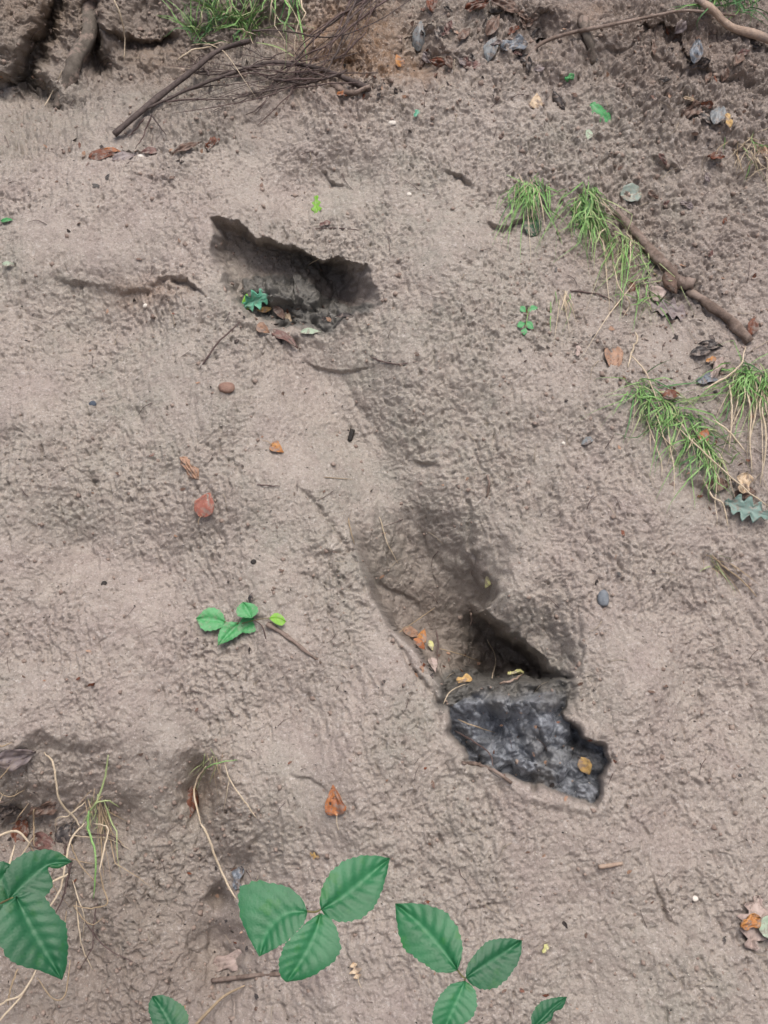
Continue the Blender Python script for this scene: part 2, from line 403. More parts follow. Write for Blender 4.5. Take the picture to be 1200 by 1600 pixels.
vattr("loam", np.clip(0.55 * sst(-60, 330, t + 110 * perlin(X * 7, S * 7, 88)) * sst(520, 200, PX + 60 * perlin(X * 9, S * 9, 87)) + sst(180, 60, PY + 30 * perlin(X * 8, S * 8, 84)) * sst(560, 760, PX) * 0.75 + 0.5 * sst(780, 1050, PX) * sst(620, 300, PY + 60 * perlin(X * 6, S * 6, 85)) + 0.45 * gauss(PX, PY, 1130, 620, 110, 110), 0, 1))


# ------------------------------------------------------------------ materials
def mat(name):
    m = bpy.data.materials.new(name)
    m.use_nodes = True
    nt = m.node_tree
    b = nt.nodes["Principled BSDF"]
    return m, nt, b


def nd(nt, t, **kw):
    n = nt.nodes.new(t)
    for k, v in kw.items():
        if k in n.inputs.keys():
            n.inputs[k].default_value = v
        else:
            setattr(n, k, v)
    return n


def mixc(nt, fac, a, b, blend='MIX'):
    n = nt.nodes.new("ShaderNodeMix")
    n.data_type = 'RGBA'; n.blend_type = blend
    for sock, v in ((n.inputs[0], fac), (n.inputs[6], a), (n.inputs[7], b)):
        if hasattr(v, "links"):
            nt.links.new(v, sock)
        elif isinstance(v, (int, float)):
            sock.default_value = v
        else:
            sock.default_value = (*v, 1)
    return n.outputs[2]


def ramp(nt, src, lo, hi, a=0.0, b=1.0):
    n = nt.nodes.new("ShaderNodeMapRange")
    n.inputs[1].default_value = lo; n.inputs[2].default_value = hi
    n.inputs[3].default_value = a; n.inputs[4].default_value = b
    nt.links.new(src, n.inputs[0])
    return n.outputs[0]


def noise(nt, vec, scale, detail=3, rough=0.6):
    n = nt.nodes.new("ShaderNodeTexNoise")
    n.inputs["Scale"].default_value = scale
    n.inputs["Detail"].default_value = detail
    n.inputs["Roughness"].default_value = rough
    nt.links.new(vec, n.inputs["Vector"])
    return n.outputs["Fac"]


def mul(nt, a, b, op='MULTIPLY'):
    n = nt.nodes.new("ShaderNodeMath"); n.operation = op
    for i, v in enumerate((a, b)):
        if isinstance(v, (int, float)):
            n.inputs[i].default_value = v
        else:
            nt.links.new(v, n.inputs[i])
    return n.outputs[0]


def mud_material():
    m, nt, b = mat("mud")
    pos = nd(nt, "ShaderNodeTexCoord").outputs["Object"]

    def at(nm):
        n = nt.nodes.new("ShaderNodeAttribute"); n.attribute_name = nm
        return n.outputs["Fac"]
    wet, damp_shade, clay, ochre, loam, silt = (at(k) for k in ("wet", "damp_shade", "clay", "ochre", "loam", "silt"))
    n1 = noise(nt, pos, 16, 5, 0.65); n2 = noise(nt, pos, 90, 4, 0.7); n3 = noise(nt, pos, 420, 2, 0.6); n4 = noise(nt, pos, 40, 4, .7)
    c = mixc(nt, ramp(nt, clay, 0.25, 0.8), (0.302, 0.255, 0.230), (0.278, 0.258, 0.223))
    c = mixc(nt, ramp(nt, n1, 0.35, 0.68), c, (0.355, 0.312, 0.274))
    c = mixc(nt, mul(nt, ramp(nt, n4, 0.48, 0.66), 0.55), c, (0.215, 0.176, 0.155))
    c = mixc(nt, mul(nt, ochre, ramp(nt, n4, 0.25, 0.6, .3, 1)), c, (0.225, 0.135, 0.075))
    c = mixc(nt, mul(nt, loam, ramp(nt, n1, 0.3, 0.6, 0.35, 1)), c, (0.185, 0.145, 0.122))
    c = mixc(nt, ramp(nt, n2, 0.58, 0.70, 0, 0.7), c, (0.47, 0.43, 0.40))
    c = mixc(nt, ramp(nt, n2, 0.41, 0.29, 0, 0.7), c, (0.15, 0.115, 0.095))
    n5 = noise(nt, pos, 300, 2, 0.6)
    c = mixc(nt, ramp(nt, n5, 0.60, 0.68, 0, 0.5), c, (0.52, 0.48, 0.45))
    c = mixc(nt, ramp(nt, n5, 0.40, 0.32, 0, 0.6), c, (0.15, 0.12, 0.10))
    c = mixc(nt, mul(nt, damp_shade, 0.62), c, (0.115, 0.088, 0.066))  # darker brown for damp soil and for the painted shade inside the holes
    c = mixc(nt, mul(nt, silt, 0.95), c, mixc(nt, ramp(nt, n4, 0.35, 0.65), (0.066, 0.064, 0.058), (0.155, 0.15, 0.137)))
    wetc = mixc(nt, ramp(nt, n4, 0.38, 0.62), (0.125, 0.135, 0.152), (0.26, 0.28, 0.312))
    c = mixc(nt, mul(nt, wet, ramp(nt, n1, 0.25, 0.5, 0.85, 1)), c, wetc)
    nt.links.new(c, b.inputs["Base Color"])
    r = mixc(nt, wet, (0.62,) * 3, (0.22,) * 3)
    r = mixc(nt, mul(nt, damp_shade, 0.6), r, (0.5,) * 3)
    nt.links.new(r, b.inputs["Roughness"])
    b.inputs["Specular IOR Level"].default_value = 0.5
    bp = nt.nodes.new("ShaderNodeBump"); bp.inputs["Strength"].default_value = 0.85; bp.inputs["Distance"].default_value = 0.0034
    h = mul(nt, noise(nt, pos, 190, 5, 0.72), mul(nt, n3, 0.4), 'ADD')
    nt.links.new(h, bp.inputs["Height"])
    nt.links.new(bp.outputs[0], b.inputs["Normal"])
    return m


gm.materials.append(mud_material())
ground = bpy.data.objects.new("mud_bank", gm)
COL.objects.link(ground)
ground["kind"] = "structure"
ground["label"] = "trodden grey brown clay bank with two dug footholds"
bpy.context.view_layer.update()

# ------------------------------------------------------------------ finding places on the bank
_cache = {}


def ray(px, py):
    k = (round(px, 1), round(py, 1))
    if k not in _cache:
        ok, loc, nor, _ = ground.ray_cast(CAM, pix_dir(px, py), distance=40)
        if not ok:
            loc = CAM + pix_dir(px, py) * 3.0
        _cache[k] = loc
    return _cache[k].copy()


def frame(px, py, r=9):
    """point on the bank with its smoothed normal"""
    p = ray(px, py)
    a, b, c, d = ray(px - r, py), ray(px + r, py), ray(px, py + r), ray(px, py - r)
    e1, e2 = b - a, d - c
    for e in (e1, e2):
        if e.length > 0.16:
            e.length = 0.16
    n = e1.cross(e2)
    if n.length < 1e-9:
        n = Vector((0, -0.7, 0.7))
    n.normalize()
    n = (n + Vector((0, -0.7, 0.7)) * 0.35).normalized()
    if n.dot(CAM - p) < 0:
        n = -n
    return p, n


def mpp(p):                                            # metres per photo pixel at a point
    return (p - CAM).dot(Vector(FWD)) / FPX


def lift(px, py, h, r=9):
    p, n = frame(px, py, r)
    toward = (CAM - p).normalized()
    return p + (n * 0.5 + toward * 0.5).normalized() * h


def link(name, me, m=None, parent=None):
    o = bpy.data.objects.new(name, me)
    COL.objects.link(o)
    if m is not None:
        me.materials.append(m)
    if parent is not None:
        o.parent = parent
    return o


def tag(o, label, cat=None, group=None):
    o["label"] = label
    if cat:
        o["category"] = cat
    if group:
        o["group"] = group
    return o


def empty(name, loc, label, cat, group=None):
    o = bpy.data.objects.new(name, None)
    COL.objects.link(o)
    o.location = loc
    o.empty_display_size = 0.03
    return tag(o, label, cat, group)


def to_mesh(name, vs, fs, origin=None):
    if origin is not None:
        vs = [Vector(v) - origin for v in vs]
    me = bpy.data.meshes.new(name)
    me.from_pydata([tuple(v) for v in vs], [], fs)
    me.update()
    me.shade_smooth()
    return me


def spline(pts, n):
    """Catmull-Rom through points"""
    P = [Vector(p) for p in pts]
    if len(P) == 2:
        return [P[0].lerp(P[1], i / n) for i in range(n + 1)]
    P = [P[0] * 2 - P[1]] + P + [P[-1] * 2 - P[-2]]
    out = []; m = len(P) - 3
    for i in range(n + 1):
        t = i / n * m; k = min(int(t), m - 1); t -= k
        a, b, c, d = P[k:k + 4]
        out.append(0.5 * ((2 * b) + (c - a) * t + (2 * a - 5 * b + 4 * c - d) * t * t + (3 * b - a - 3 * c + d) * t ** 3))
    return out


def tube_geo(pts, rad0, rad1, sides=6, rough=0.0, seed=0, knots=0, bulge=None):
    rg = random.Random(seed)
    vs, fs = [], []
    n = len(pts)
    ref = Vector((0.3, -0.5, 0.8))
    kn = [rg.randint(1, n - 2) for _ in range(knots)] if n > 3 else []
    for i, p in enumerate(pts):
        t = (pts[min(i + 1, n - 1)] - pts[max(i - 1, 0)])
        t = t.normalized() if t.length > 1e-9 else Vector((0, 0, 1))
        a = t.cross(ref).normalized(); b = t.cross(a)
        f = i / (n - 1)
        r = rad0 + (rad1 - rad0) * f
        if bulge:
            r *= bulge(f)
        r *= 1 + 0.16 * sum(math.exp(-((i - k) / max(1.0, n * .02)) ** 2) for k in kn)
        for s in range(sides):
            th_ = 2 * math.pi * s / sides
            rr = r * (1 + rough * (0.7 * math.sin(2 * th_ + 7 * f + seed) * math.sin(11 * f + seed) + 0.5 * math.sin(th_ + 17 * f + seed) + 0.35 * math.sin(5 * th_ + 3 * f) + 0.25 * rg.uniform(-1, 1)))
            vs.append(p + a * (rr * math.cos(th_)) + b * (rr * math.sin(th_)))
    for i in range(n - 1):
        for s in range(sides):
            s2_ = (s + 1) % sides
            fs.append((i * sides + s, i * sides + s2_, (i + 1) * sides + s2_, (i + 1) * sides + s))
    fs.append(tuple(range(sides))[::-1]); fs.append(tuple(range((n - 1) * sides, n * sides)))
    return vs, fs


class Geo:
    def __init__(self):
        self.v = []; self.f = []

    def add(self, vs, fs):
        k = len(self.v)
        self.v += vs; self.f += [tuple(i + k for i in f) for f in fs]

    def mesh(self, name, origin=None):
        return to_mesh(name, self.v, self.f, origin)


# ------------------------------------------------------------------ materials of leaves and wood
def leaf_mat(name, c1, c2, rough=0.5, spots=None, scale=60, vein=None, spec=0.4, through=0.15, soil=0.0):
    m, nt, b = mat(name)
    pos = nd(nt, "ShaderNodeTexCoord").outputs["Object"]
    c = mixc(nt, ramp(nt, noise(nt, pos, scale, 3, 0.65), 0.36, 0.64), c1, c2)
    if spots:
        c = mixc(nt, ramp(nt, noise(nt, pos, scale * 2.6, 3, 0.6), 0.56, 0.64), c, spots)
    if soil:
        c = mixc(nt, mul(nt, ramp(nt, noise(nt, pos, 95, 4, 0.7), 0.52, 0.60), soil), c, (0.24, 0.195, 0.168))
    if vein:
        a = nt.nodes.new("ShaderNodeAttribute"); a.attribute_name = "vein"
        c = mixc(nt, mul(nt, a.outputs["Fac"], 0.42), c, vein)
    nt.links.new(c, b.inputs["Base Color"])
    b.inputs["Roughness"].default_value = rough
    b.inputs["Specular IOR Level"].default_value = spec
    bp = nt.nodes.new("ShaderNodeBump"); bp.inputs["Strength"].default_value = 0.4; bp.inputs["Distance"].default_value = 0.001
    nt.links.new(noise(nt, pos, 350, 3, 0.6), bp.inputs["Height"])
    nt.links.new(bp.outputs[0], b.inputs["Normal"])
    if through:
        tr = nt.nodes.new("ShaderNodeBsdfTranslucent")
        nt.links.new(c, tr.inputs[0])
        mx = nt.nodes.new("ShaderNodeMixShader"); mx.inputs[0].default_value = through
        nt.links.new(b.outputs[0], mx.inputs[1]); nt.links.new(tr.outputs[0], mx.inputs[2])
        nt.links.new(mx.outputs[0], nt.nodes["Material Output"].inputs[0])
    return m


LM = {
    'bramble': leaf_mat("bramble_green", (0.010, 0.110, 0.038), (0.028, 0.165, 0.066), 0.46, (0.018, 0.145, 0.036), 18, (0.06, 0.25, 0.11), 0.42),
    'bramble_dark': leaf_mat("bramble_deep_green", (0.007, 0.080, 0.030), (0.018, 0.118, 0.048), 0.46, (0.011, 0.10, 0.028), 18, (0.045, 0.19, 0.085), 0.42),
    'fresh': leaf_mat("fresh_green", (0.045, 0.255, 0.075), (0.085, 0.34, 0.125), 0.45, None, 60, (0.14, 0.42, 0.19), soil=0.35),
    'deep': leaf_mat("shaded_green", (0.018, 0.055, 0.026), (0.03, 0.08, 0.04), 0.5, None, 60, None, soil=0.75),
    'lime': leaf_mat("lime_green", (0.16, 0.40, 0.03), (0.22, 0.45, 0.06), 0.5, None, 60, (0.32, 0.5, 0.16), soil=0.35),
    'teal': leaf_mat("blue_green", (0.075, 0.32, 0.20), (0.14, 0.40, 0.28), 0.45, None, 70, (0.30, 0.5, 0.40), soil=0.35),
    'oakblue': leaf_mat("dull_blue_green", (0.16, 0.255, 0.225), (0.20, 0.30, 0.27), 0.5, None, 60, (0.30, 0.38, 0.35), soil=0.75),
    'paleg': leaf_mat("pale_grey_green", (0.33, 0.42, 0.31), (0.40, 0.48, 0.37), 0.6, None, 90, None, soil=0.75),
    'slate': leaf_mat("slate_grey", (0.16, 0.18, 0.19), (0.24, 0.26, 0.27), 0.42, (0.10, 0.10, 0.11), 60, (0.29, 0.30, 0.31), soil=0.75),
    'bluegrey': leaf_mat("wet_blue_grey", (0.10, 0.115, 0.135), (0.22, 0.25, 0.29), 0.35, (0.04, 0.042, 0.05), 60, None, soil=0.75),
    'dark': leaf_mat("rotten_dark", (0.030, 0.026, 0.026), (0.065, 0.055, 0.052), 0.4, (0.015, 0.013, 0.013), 60, None, soil=0.75),
    'greygreen': leaf_mat("grey_green", (0.24, 0.31, 0.27), (0.31, 0.37, 0.33), 0.5, (0.4, 0.36, 0.27), 50, None, soil=0.75),
    'orange': leaf_mat("orange_brown", (0.46, 0.185, 0.065), (0.30, 0.11, 0.05), 0.5, (0.16, 0.06, 0.03), 70, None, soil=0.75),
    'amber': leaf_mat("amber_orange", (0.52, 0.26, 0.085), (0.42, 0.18, 0.06), 0.5, (0.30, 0.12, 0.04), 70, None, soil=0.75),
    'yellow': leaf_mat("yellow_tan", (0.56, 0.39, 0.16), (0.46, 0.29, 0.11), 0.5, (0.45, 0.26, 0.09), 80, None, soil=0.75),
    'lemon': leaf_mat("pale_yellow_green", (0.55, 0.55, 0.22), (0.60, 0.58, 0.30), 0.5, None, 80, None, soil=0.75),
    'cream': leaf_mat("cream", (0.62, 0.50, 0.36), (0.55, 0.42, 0.28), 0.55, (0.42, 0.27, 0.15), 80, None, soil=0.75),
    'tan': leaf_mat("dry_tan", (0.42, 0.27, 0.19), (0.34, 0.20, 0.13), 0.55, (0.20, 0.11, 0.07), 80, None, soil=0.75),
    'pink': leaf_mat("pinkish_red", (0.36, 0.14, 0.105), (0.30, 0.105, 0.075), 0.45, (0.44, 0.22, 0.15), 80, None, soil=0.75),
    'palepink': leaf_mat("pale_pinkish", (0.40, 0.31, 0.28), (0.46, 0.37, 0.33), 0.55, None, 60, (0.52, 0.44, 0.40), soil=0.75),
    'rust': leaf_mat("rusty_brown", (0.19, 0.062, 0.030), (0.115, 0.045, 0.028), 0.5, (0.055, 0.028, 0.022), 70, None, soil=0.75),
    'brown': leaf_mat("dead_brown", (0.13, 0.082, 0.062), (0.20, 0.13, 0.10), 0.55, (0.07, 0.045, 0.036), 60, None, soil=0.75),
    'maroon': leaf_mat("maroon_brown", (0.135, 0.070, 0.062), (0.19, 0.105, 0.09), 0.5, (0.07, 0.04, 0.036), 60, None, soil=0.75),
    'mauve': leaf_mat("mauve_grey", (0.20, 0.165, 0.165), (0.27, 0.23, 0.23), 0.45, (0.13, 0.10, 0.10), 50, (0.33, 0.29, 0.29), soil=0.75),
}


def plain_mat(name, c1, c2, rough=0.75, scale=120, spec=0.3, mud=0.0):
    m, nt, b = mat(name)
    pos = nd(nt, "ShaderNodeTexCoord").outputs["Object"]
    c = mixc(nt, ramp(nt, noise(nt, pos, scale, 4, 0.7), 0.35, 0.65), c1, c2)
    if mud:
        c = mixc(nt, ramp(nt, noise(nt, pos, scale * .4, 4, 0.7), 0.60 - mud * .3, 0.70 - mud * .3), c, (0.25, 0.195, 0.165))
    nt.links.new(c, b.inputs["Base Color"])
    b.inputs["Roughness"].default_value = rough
    b.inputs["Specular IOR Level"].default_value = spec
    bp = nt.nodes.new("ShaderNodeBump"); bp.inputs["Strength"].default_value = 0.8; bp.inputs["Distance"].default_value = 0.003
    nt.links.new(noise(nt, pos, 170, 5, 0.75), bp.inputs["Height"])
    nt.links.new(bp.outputs[0], b.inputs["Normal"])
    return m


WM = {
    'bark': plain_mat("dark_bark", (0.060, 0.045, 0.042), (0.115, 0.09, 0.082), 0.7, 90),
    'twig': plain_mat("twig_bark", (0.075, 0.048, 0.046), (0.15, 0.11, 0.10), 0.65, 90),
    'mudbark': plain_mat("muddy_bark", (0.095, 0.068, 0.056), (0.20, 0.15, 0.122), 0.7, 55, 0.3, 0.5),
    'root': plain_mat("muddy_root", (0.085, 0.072, 0.060), (0.15, 0.13, 0.11), 0.8, 60, 0.3, 0.35),
    'palewood': plain_mat("pale_stick", (0.42, 0.32, 0.25), (0.30, 0.22, 0.17), 0.6, 60, 0.3, 0.3),
    'straw': plain_mat("dry_straw", (0.47, 0.385, 0.27), (0.60, 0.51, 0.39), 0.6, 60),
    'shred': plain_mat("trodden_straw", (0.30, 0.25, 0.19), (0.42, 0.36, 0.28), 0.7, 60),
    'strawdark': plain_mat("old_straw", (0.30, 0.23, 0.15), (0.40, 0.31, 0.21), 0.65, 60),
    'grass': plain_mat("grass_green", (0.15, 0.31, 0.085), (0.28, 0.46, 0.18), 0.5, 25),
    'grassdk': plain_mat("grass_dark_green", (0.065, 0.165, 0.06), (0.12, 0.24, 0.10), 0.5, 25),
    'grasspale': plain_mat("grass_pale_green", (0.30, 0.40, 0.17), (0.40, 0.45, 0.24), 0.55, 25),
    'stem': plain_mat("bramble_stem", (0.14, 0.16, 0.06), (0.22, 0.14, 0.08), 0.5, 60),
    'pebblebrown': plain_mat("brown_stone", (0.22, 0.13, 0.10), (0.28, 0.18, 0.14), 0.5, 60),
    'pebbleblue': plain_mat("blue_black_stone", (0.035, 0.05, 0.075), (0.075, 0.095, 0.13), 0.4, 90),
    'pebbleslate': plain_mat("slate_stone", (0.14, 0.16, 0.18), (0.19, 0.21, 0.235), 0.55, 60),
    'pebblewhite': plain_mat("white_stone", (0.70, 0.66, 0.60), (0.58, 0.53, 0.47), 0.5, 90),
    'black': plain_mat("black_bit", (0.02, 0.018, 0.017), (0.045, 0.04, 0.037), 0.55, 120),
}


# ------------------------------------------------------------------ leaves
def half_width(kind, s):
    if kind == 'ovate':
        return (math.sin(math.pi * s ** 0.82) ** 0.85) * (1.0 - 0.10 * s)
    if kind == 'round':
        return math.sqrt(max(0, 1 - (2 * s - 1) ** 2)) ** 0.9
    if kind == 'lance':
        return math.sin(math.pi * s ** 0.9) ** 1.15
    if kind == 'birch':
        return (max(0, math.sin(math.pi * s ** 0.55)) ** 0.8) * (1.05 - 0.35 * s)
    if kind == 'oak':
        env = math.sin(math.pi * (0.06 + 0.94 * s ** 1.15)) ** 0.7
        return env * (0.70 + 0.34 * math.cos(2 * math.pi * (4.2 * s - 0.15)))
    if kind == 'maple':
        return max(0.02, math.sin(math.pi * s ** 0.8)) ** 0.6 * (0.60 + 0.42 * math.cos(2 * math.pi * (2.6 * s - 0.25)))
    if kind == 'scrap':
        return (math.sin(math.pi * s) ** 0.5) * (0.8 + 0.25 * math.sin(9 * s + 1))
    return math.sin(math.pi * s)


def leaf_mesh(name, kind, L, W, curl=0.1, fold=0.15, crumple=0.03, pleat=0.0, serr=0.0, nveins=7, seed=0, holes=0, ns=26, nt_=7, roll=0.0, bite=0.0, side=0.0):
    """local frame: x towards the tip, y across, z up. Base at the origin."""
    rg = random.Random(seed)
    ph = [rg.uniform(0, 6.28) for _ in range(6)]
    bites = [(rg.uniform(0.3, 0.95), rg.choice((-1, 1)), rg.uniform(0.05, 0.12)) for _ in range(3)]
    hol = [(rg.uniform(0.25, 0.8), rg.uniform(-0.6, 0.6), rg.uniform(0.035, 0.055)) for _ in range(holes)]
    vs, fs, vein = [], [], []
    cols = 2 * nt_ + 1
    for i in range(ns + 1):
        s = i / ns
        w = max(half_width(kind, s), 0.0) * W / 2
        for j in range(-nt_, nt_ + 1):
            t = j / nt_
            ww = w
            if serr and abs(j) == nt_:
                ww *= 1 + serr * ((s * 13 + 0.2 * abs(t)) % 1.0 - 0.4)
            elif not serr and abs(j) == nt_ and kind != 'oak':
                ww *= 1 + 0.05 * math.sin(17 * s + ph[0] + t)
            for bs, sd, br in bites:
                if bite and sd * t > 0:
                    ww *= 1 - bite * math.exp(-((s - bs) / br) ** 2) * abs(t)
            y = ww * t + side * L * math.sin(math.pi * s) * 0.5
            x = L * s
            z = abs(t) * ww * fold * 2
            z += -curl * L * (s - 0.35) ** 2 * 1.6
            z -= roll * (t * t) * ww
            z += crumple * L * (math.sin(7 * s + 3 * t + ph[1]) + math.sin(11 * t * (0.5 + s) + ph[2]) * .7 + 0.6 * math.sin(15 * s - 5 * t + ph[3])) * 0.5
            vv = 0.0
            if pleat or nveins:
                u_ = s * (nveins + 1.5) - abs(t) * 1.6 * math.sin(math.pi * min(1, .25 + .75 * s)) * 0.9
                fr = abs((u_ % 1.0) - 0.5) * 2               # 1 on a lateral vein
                z -= pleat * L * (fr ** 2) * 0.9 * (1 - 0.4 * abs(t))
                vv = max(0, 1 - (1 - fr) * 5.0) * 0.55 * (1 - 0.5 * abs(t))
                vv = max(vv, max(0, 1 - abs(t) * 6.0) * 0.9)
                z -= pleat * L * max(0, 1 - abs(t) * 3.0) * 0.9
            vs.append(Vector((x, y, z))); vein.append(vv)
    for i in range(ns):
        for j in range(cols - 1):
            s = (i + .5) / ns; t = (j + .5 - nt_) / nt_
            if any(((s - a) / r) ** 2 + ((t - b) / (r * 1.8)) ** 2 < 1 for a, b, r in hol):
                continue
            a = i * cols + j
            fs.append((a, a + 1, a + cols + 1, a + cols))
    me = to_mesh(name, vs, fs)
    at = me.attributes.new("vein", 'FLOAT', 'POINT')
    at.data.foreach_set("value", vein)
    return me


def orient(tip, normal):
    x = tip.normalized()
    z = (normal - x * normal.dot(x)).normalized()
    y = z.cross(x)
    return Matrix((x, y, z)).transposed().to_4x4()


def px_axes(px, py, p, n, ang):
    """direction on the local surface that looks like the image angle (degrees, 90 = up)"""
    d = Vector((math.cos(rad(ang)), 0, 0)) + Vector(UPV) * math.sin(rad(ang))
    v = (p - CAM).normalized()
    # slide the image direction along the view ray until it lies in the tangent plane
    k = -d.dot(n) / min(v.dot(n), -0.25)
    return d + v * k


_seed = [100]


def ground_leaf(name, label, cat, px, py, Lpx, ang, kind, colour, wr=0.65, curl=0.15, fold=0.12, crumple=0.03, h=0.004, tilt=0.0, roll=0.0, stalk=0, stalk_mat='strawdark', holes=0, serr=0.0, pleat=0.0, stand=0.0, bite=0.0, group=None, into=0.0):
    """a leaf lying on the bank; (px, py) is its middle in the photo"""
    _seed[0] += 1
    p, n = frame(px, py, max(6, Lpx * 0.35))
    v = (CAM - p).normalized()
    if stand:
        n = (n * (1 - stand) + v * stand).normalized()
    n = (Matrix.Rotation(rad(tilt), 3, v) @ n).normalized() if tilt else n
    t = px_axes(px, py, p, n, ang)
    L = Lpx * mpp(p) * min(t.length, 1.5)
    t.normalize()
    me = leaf_mesh(name, kind, L, Lpx * mpp(p) * wr, curl, fold, crumple, pleat, serr, 7, _seed[0], holes, 30 if holes else 18, 12 if holes else 6, roll, bite)
    o = link(name, me, LM[colour])
    so = o.modifiers.new("thickness", 'SOLIDIFY'); so.thickness = 0.0005; so.offset = -1
    M = orient(t, n)
    M.translation = p - t * (L * 0.5) + n * h + v * (0.003 + into)
    o.matrix_world = M
    tag(o, label, cat, group)
    if stalk:
        ls = stalk * mpp(p)
        pts = spline([(0.003, 0, 0.0005), (-ls * .5, ls * .10, 0.001 + ls * .05), (-ls, ls * .05 * (1 if _seed[0] % 2 else -3), 0.001)], 5)
        vs, fs = tube_geo(pts, 0.0008, 0.0006, 5)
        s = link("stalk", to_mesh("stalk", vs, fs), WM[stalk_mat], o)
    return o


# ------------------------------------------------------------------ sticks, stalks, grass
def path3(pxpts, h=0.004, n=None, smooth=True, r=9):
    """points given in the photo, laid on the bank at height h (one value, or one per point)"""
    P = []
    for i, q in enumerate(pxpts):
        hh = q[2] if len(q) > 2 else h
        P.append(lift(q[0], q[1], hh, r))
    return spline(P, n or max(4, 5 * (len(P) - 1)))


def stick(name, label, cat, pxpts, w0, w1, m, h=0.004, rough=0.1, knots=2, sides=7, group=None, parent=None, n=None, thin=1.0):
    """a round stick; w0, w1 are its thickness in photo pixels at the two ends"""
    _seed[0] += 1
    P = path3(pxpts, h, n)
    s = mpp(P[len(P) // 2])
    if m in ('straw', 'strawdark', 'grass', 'grasspale'):
        s *= 0.68
    rj = random.Random(_seed[0])
    P = [p + Vector((rj.gauss(0, 1), rj.gauss(0, 1), rj.gauss(0, 1))) * s * w0 * 0.13 * (w0 < 7) for p in P]
    tap = lambda f: 0.55 + 0.45 * min(1, f * 6, (1 - f) * 6)
    vs, fs = tube_geo(P, w0 * s / 2, w1 * s / 2, sides, rough, _seed[0], knots, tap if m in ('straw', 'strawdark', 'grass', 'grasspale', 'twig') else None)
    if parent is None:
        o = link(name, to_mesh(name, vs, fs, P[0]), WM[m]); o.location = P[0]
        tag(o, label, cat, group)
    else:
        o = link(name, to_mesh(name, vs, fs, parent.location), WM[m], parent)
        if label:
            o["label"] = label
    return o


def blade_geo(P, w, rg, taper=1.0):
    """flat blade of grass with a V fold, along points P"""
    vs, fs = [], []
    n = len(P) - 1
    base = (CAM - P[0]).normalized()
    tw = rg.uniform(-1.1, 1.1)
    for i, p in enumerate(P):
        t = (P[min(i + 1, n)] - P[max(i - 1, 0)])
        t = t.normalized() if t.length > 1e-9 else Vector((0, 0, 1))
        nn = Matrix.Rotation(tw + 0.8 * i / n, 3, t) @ base
        sd = t.cross(nn)
        if sd.length < 1e-6:
            sd = Vector((1, 0, 0))
        sd.normalize(); up = sd.cross(t)
        f = i / n
        ww = w * 0.5 * (min(1, 0.6 + 2 * f)) * max(0.08, 1 - f ** 2.2 * taper)
        vs += [p + sd * ww, p - up * ww * 0.5, p - sd * ww]
    for i in range(n):
        a = i * 3
        fs += [(a, a + 1, a + 4, a + 3), (a + 1, a + 2, a + 5, a + 4)]
    return vs, fs


def grass_tuft(label, roots, spec, group="grass tufts on the bank", cat="grass", name="grass_tuft", extra=None):
    """roots: polyline in the photo; spec: list of (part, material, count, length px, angle, spread, droop, lift m, width px)"""
    _seed[0] += 1
    rg = random.Random(_seed[0])
    o = empty(name, ray(*roots[len(roots) // 2]), label, cat, group)
    for part, m, cnt, Lp, ang, spread, droop, hgt, w in spec:
        g = Geo()
        for _ in range(int(cnt * .8)):
            k = rg.random() * (len(roots) - 1); i = int(k); f = k - i
            j = min(i + 1, len(roots) - 1)
            x = roots[i][0] * (1 - f) + roots[j][0] * f + rg.gauss(0, 9)
            y = roots[i][1] * (1 - f) + roots[j][1] * f + rg.gauss(0, 8)
            L = Lp * rg.choice((0.4, 0.6, 0.85, 1.1, 1.6)) * rg.uniform(.8, 1.15); a = ang + rg.gauss(0, spread * 1.25); hh = hgt * rg.uniform(0.4, 1.3); dr = rg.uniform(0.1, 1.3)
            P = []; n = 6; kink = rg.uniform(0.3, 0.7) if rg.random() < 0.4 else 9
            cx, cy = x, y
            for q_ in range(n + 1):
                u_ = q_ / n
                P.append(lift(cx, cy, 0.001 + hh * (math.sin(math.pi * min(1, u_ * 0.85 + 0.02)) ** 0.8), 7))
                turn = (-90 - a + 180) % 360 - 180
                a += turn * min(1.0, droop * dr * (u_ + 0.15)) * 0.5
                if u_ > kink:
                    a += rg.uniform(-70, 70); kink = 9
                cx += L / n * math.cos(rad(a)); cy -= L / n * math.sin(rad(a))
            P2 = spline(P, 8)
            vs, fs = blade_geo(P2, w * 0.8 * mpp(P[0]) * rg.uniform(0.6, 1.25), rg)
            g.add(vs, fs)
        link(part, g.mesh(part, o.location), WM[m], o)["kind"] = "stuff"
    for part, m, pts, w0, w1, hgt in (extra or []):
        stick(part, None, None, pts, w0, w1, m, hgt, 0.08, 0, 5, parent=o)
    return o


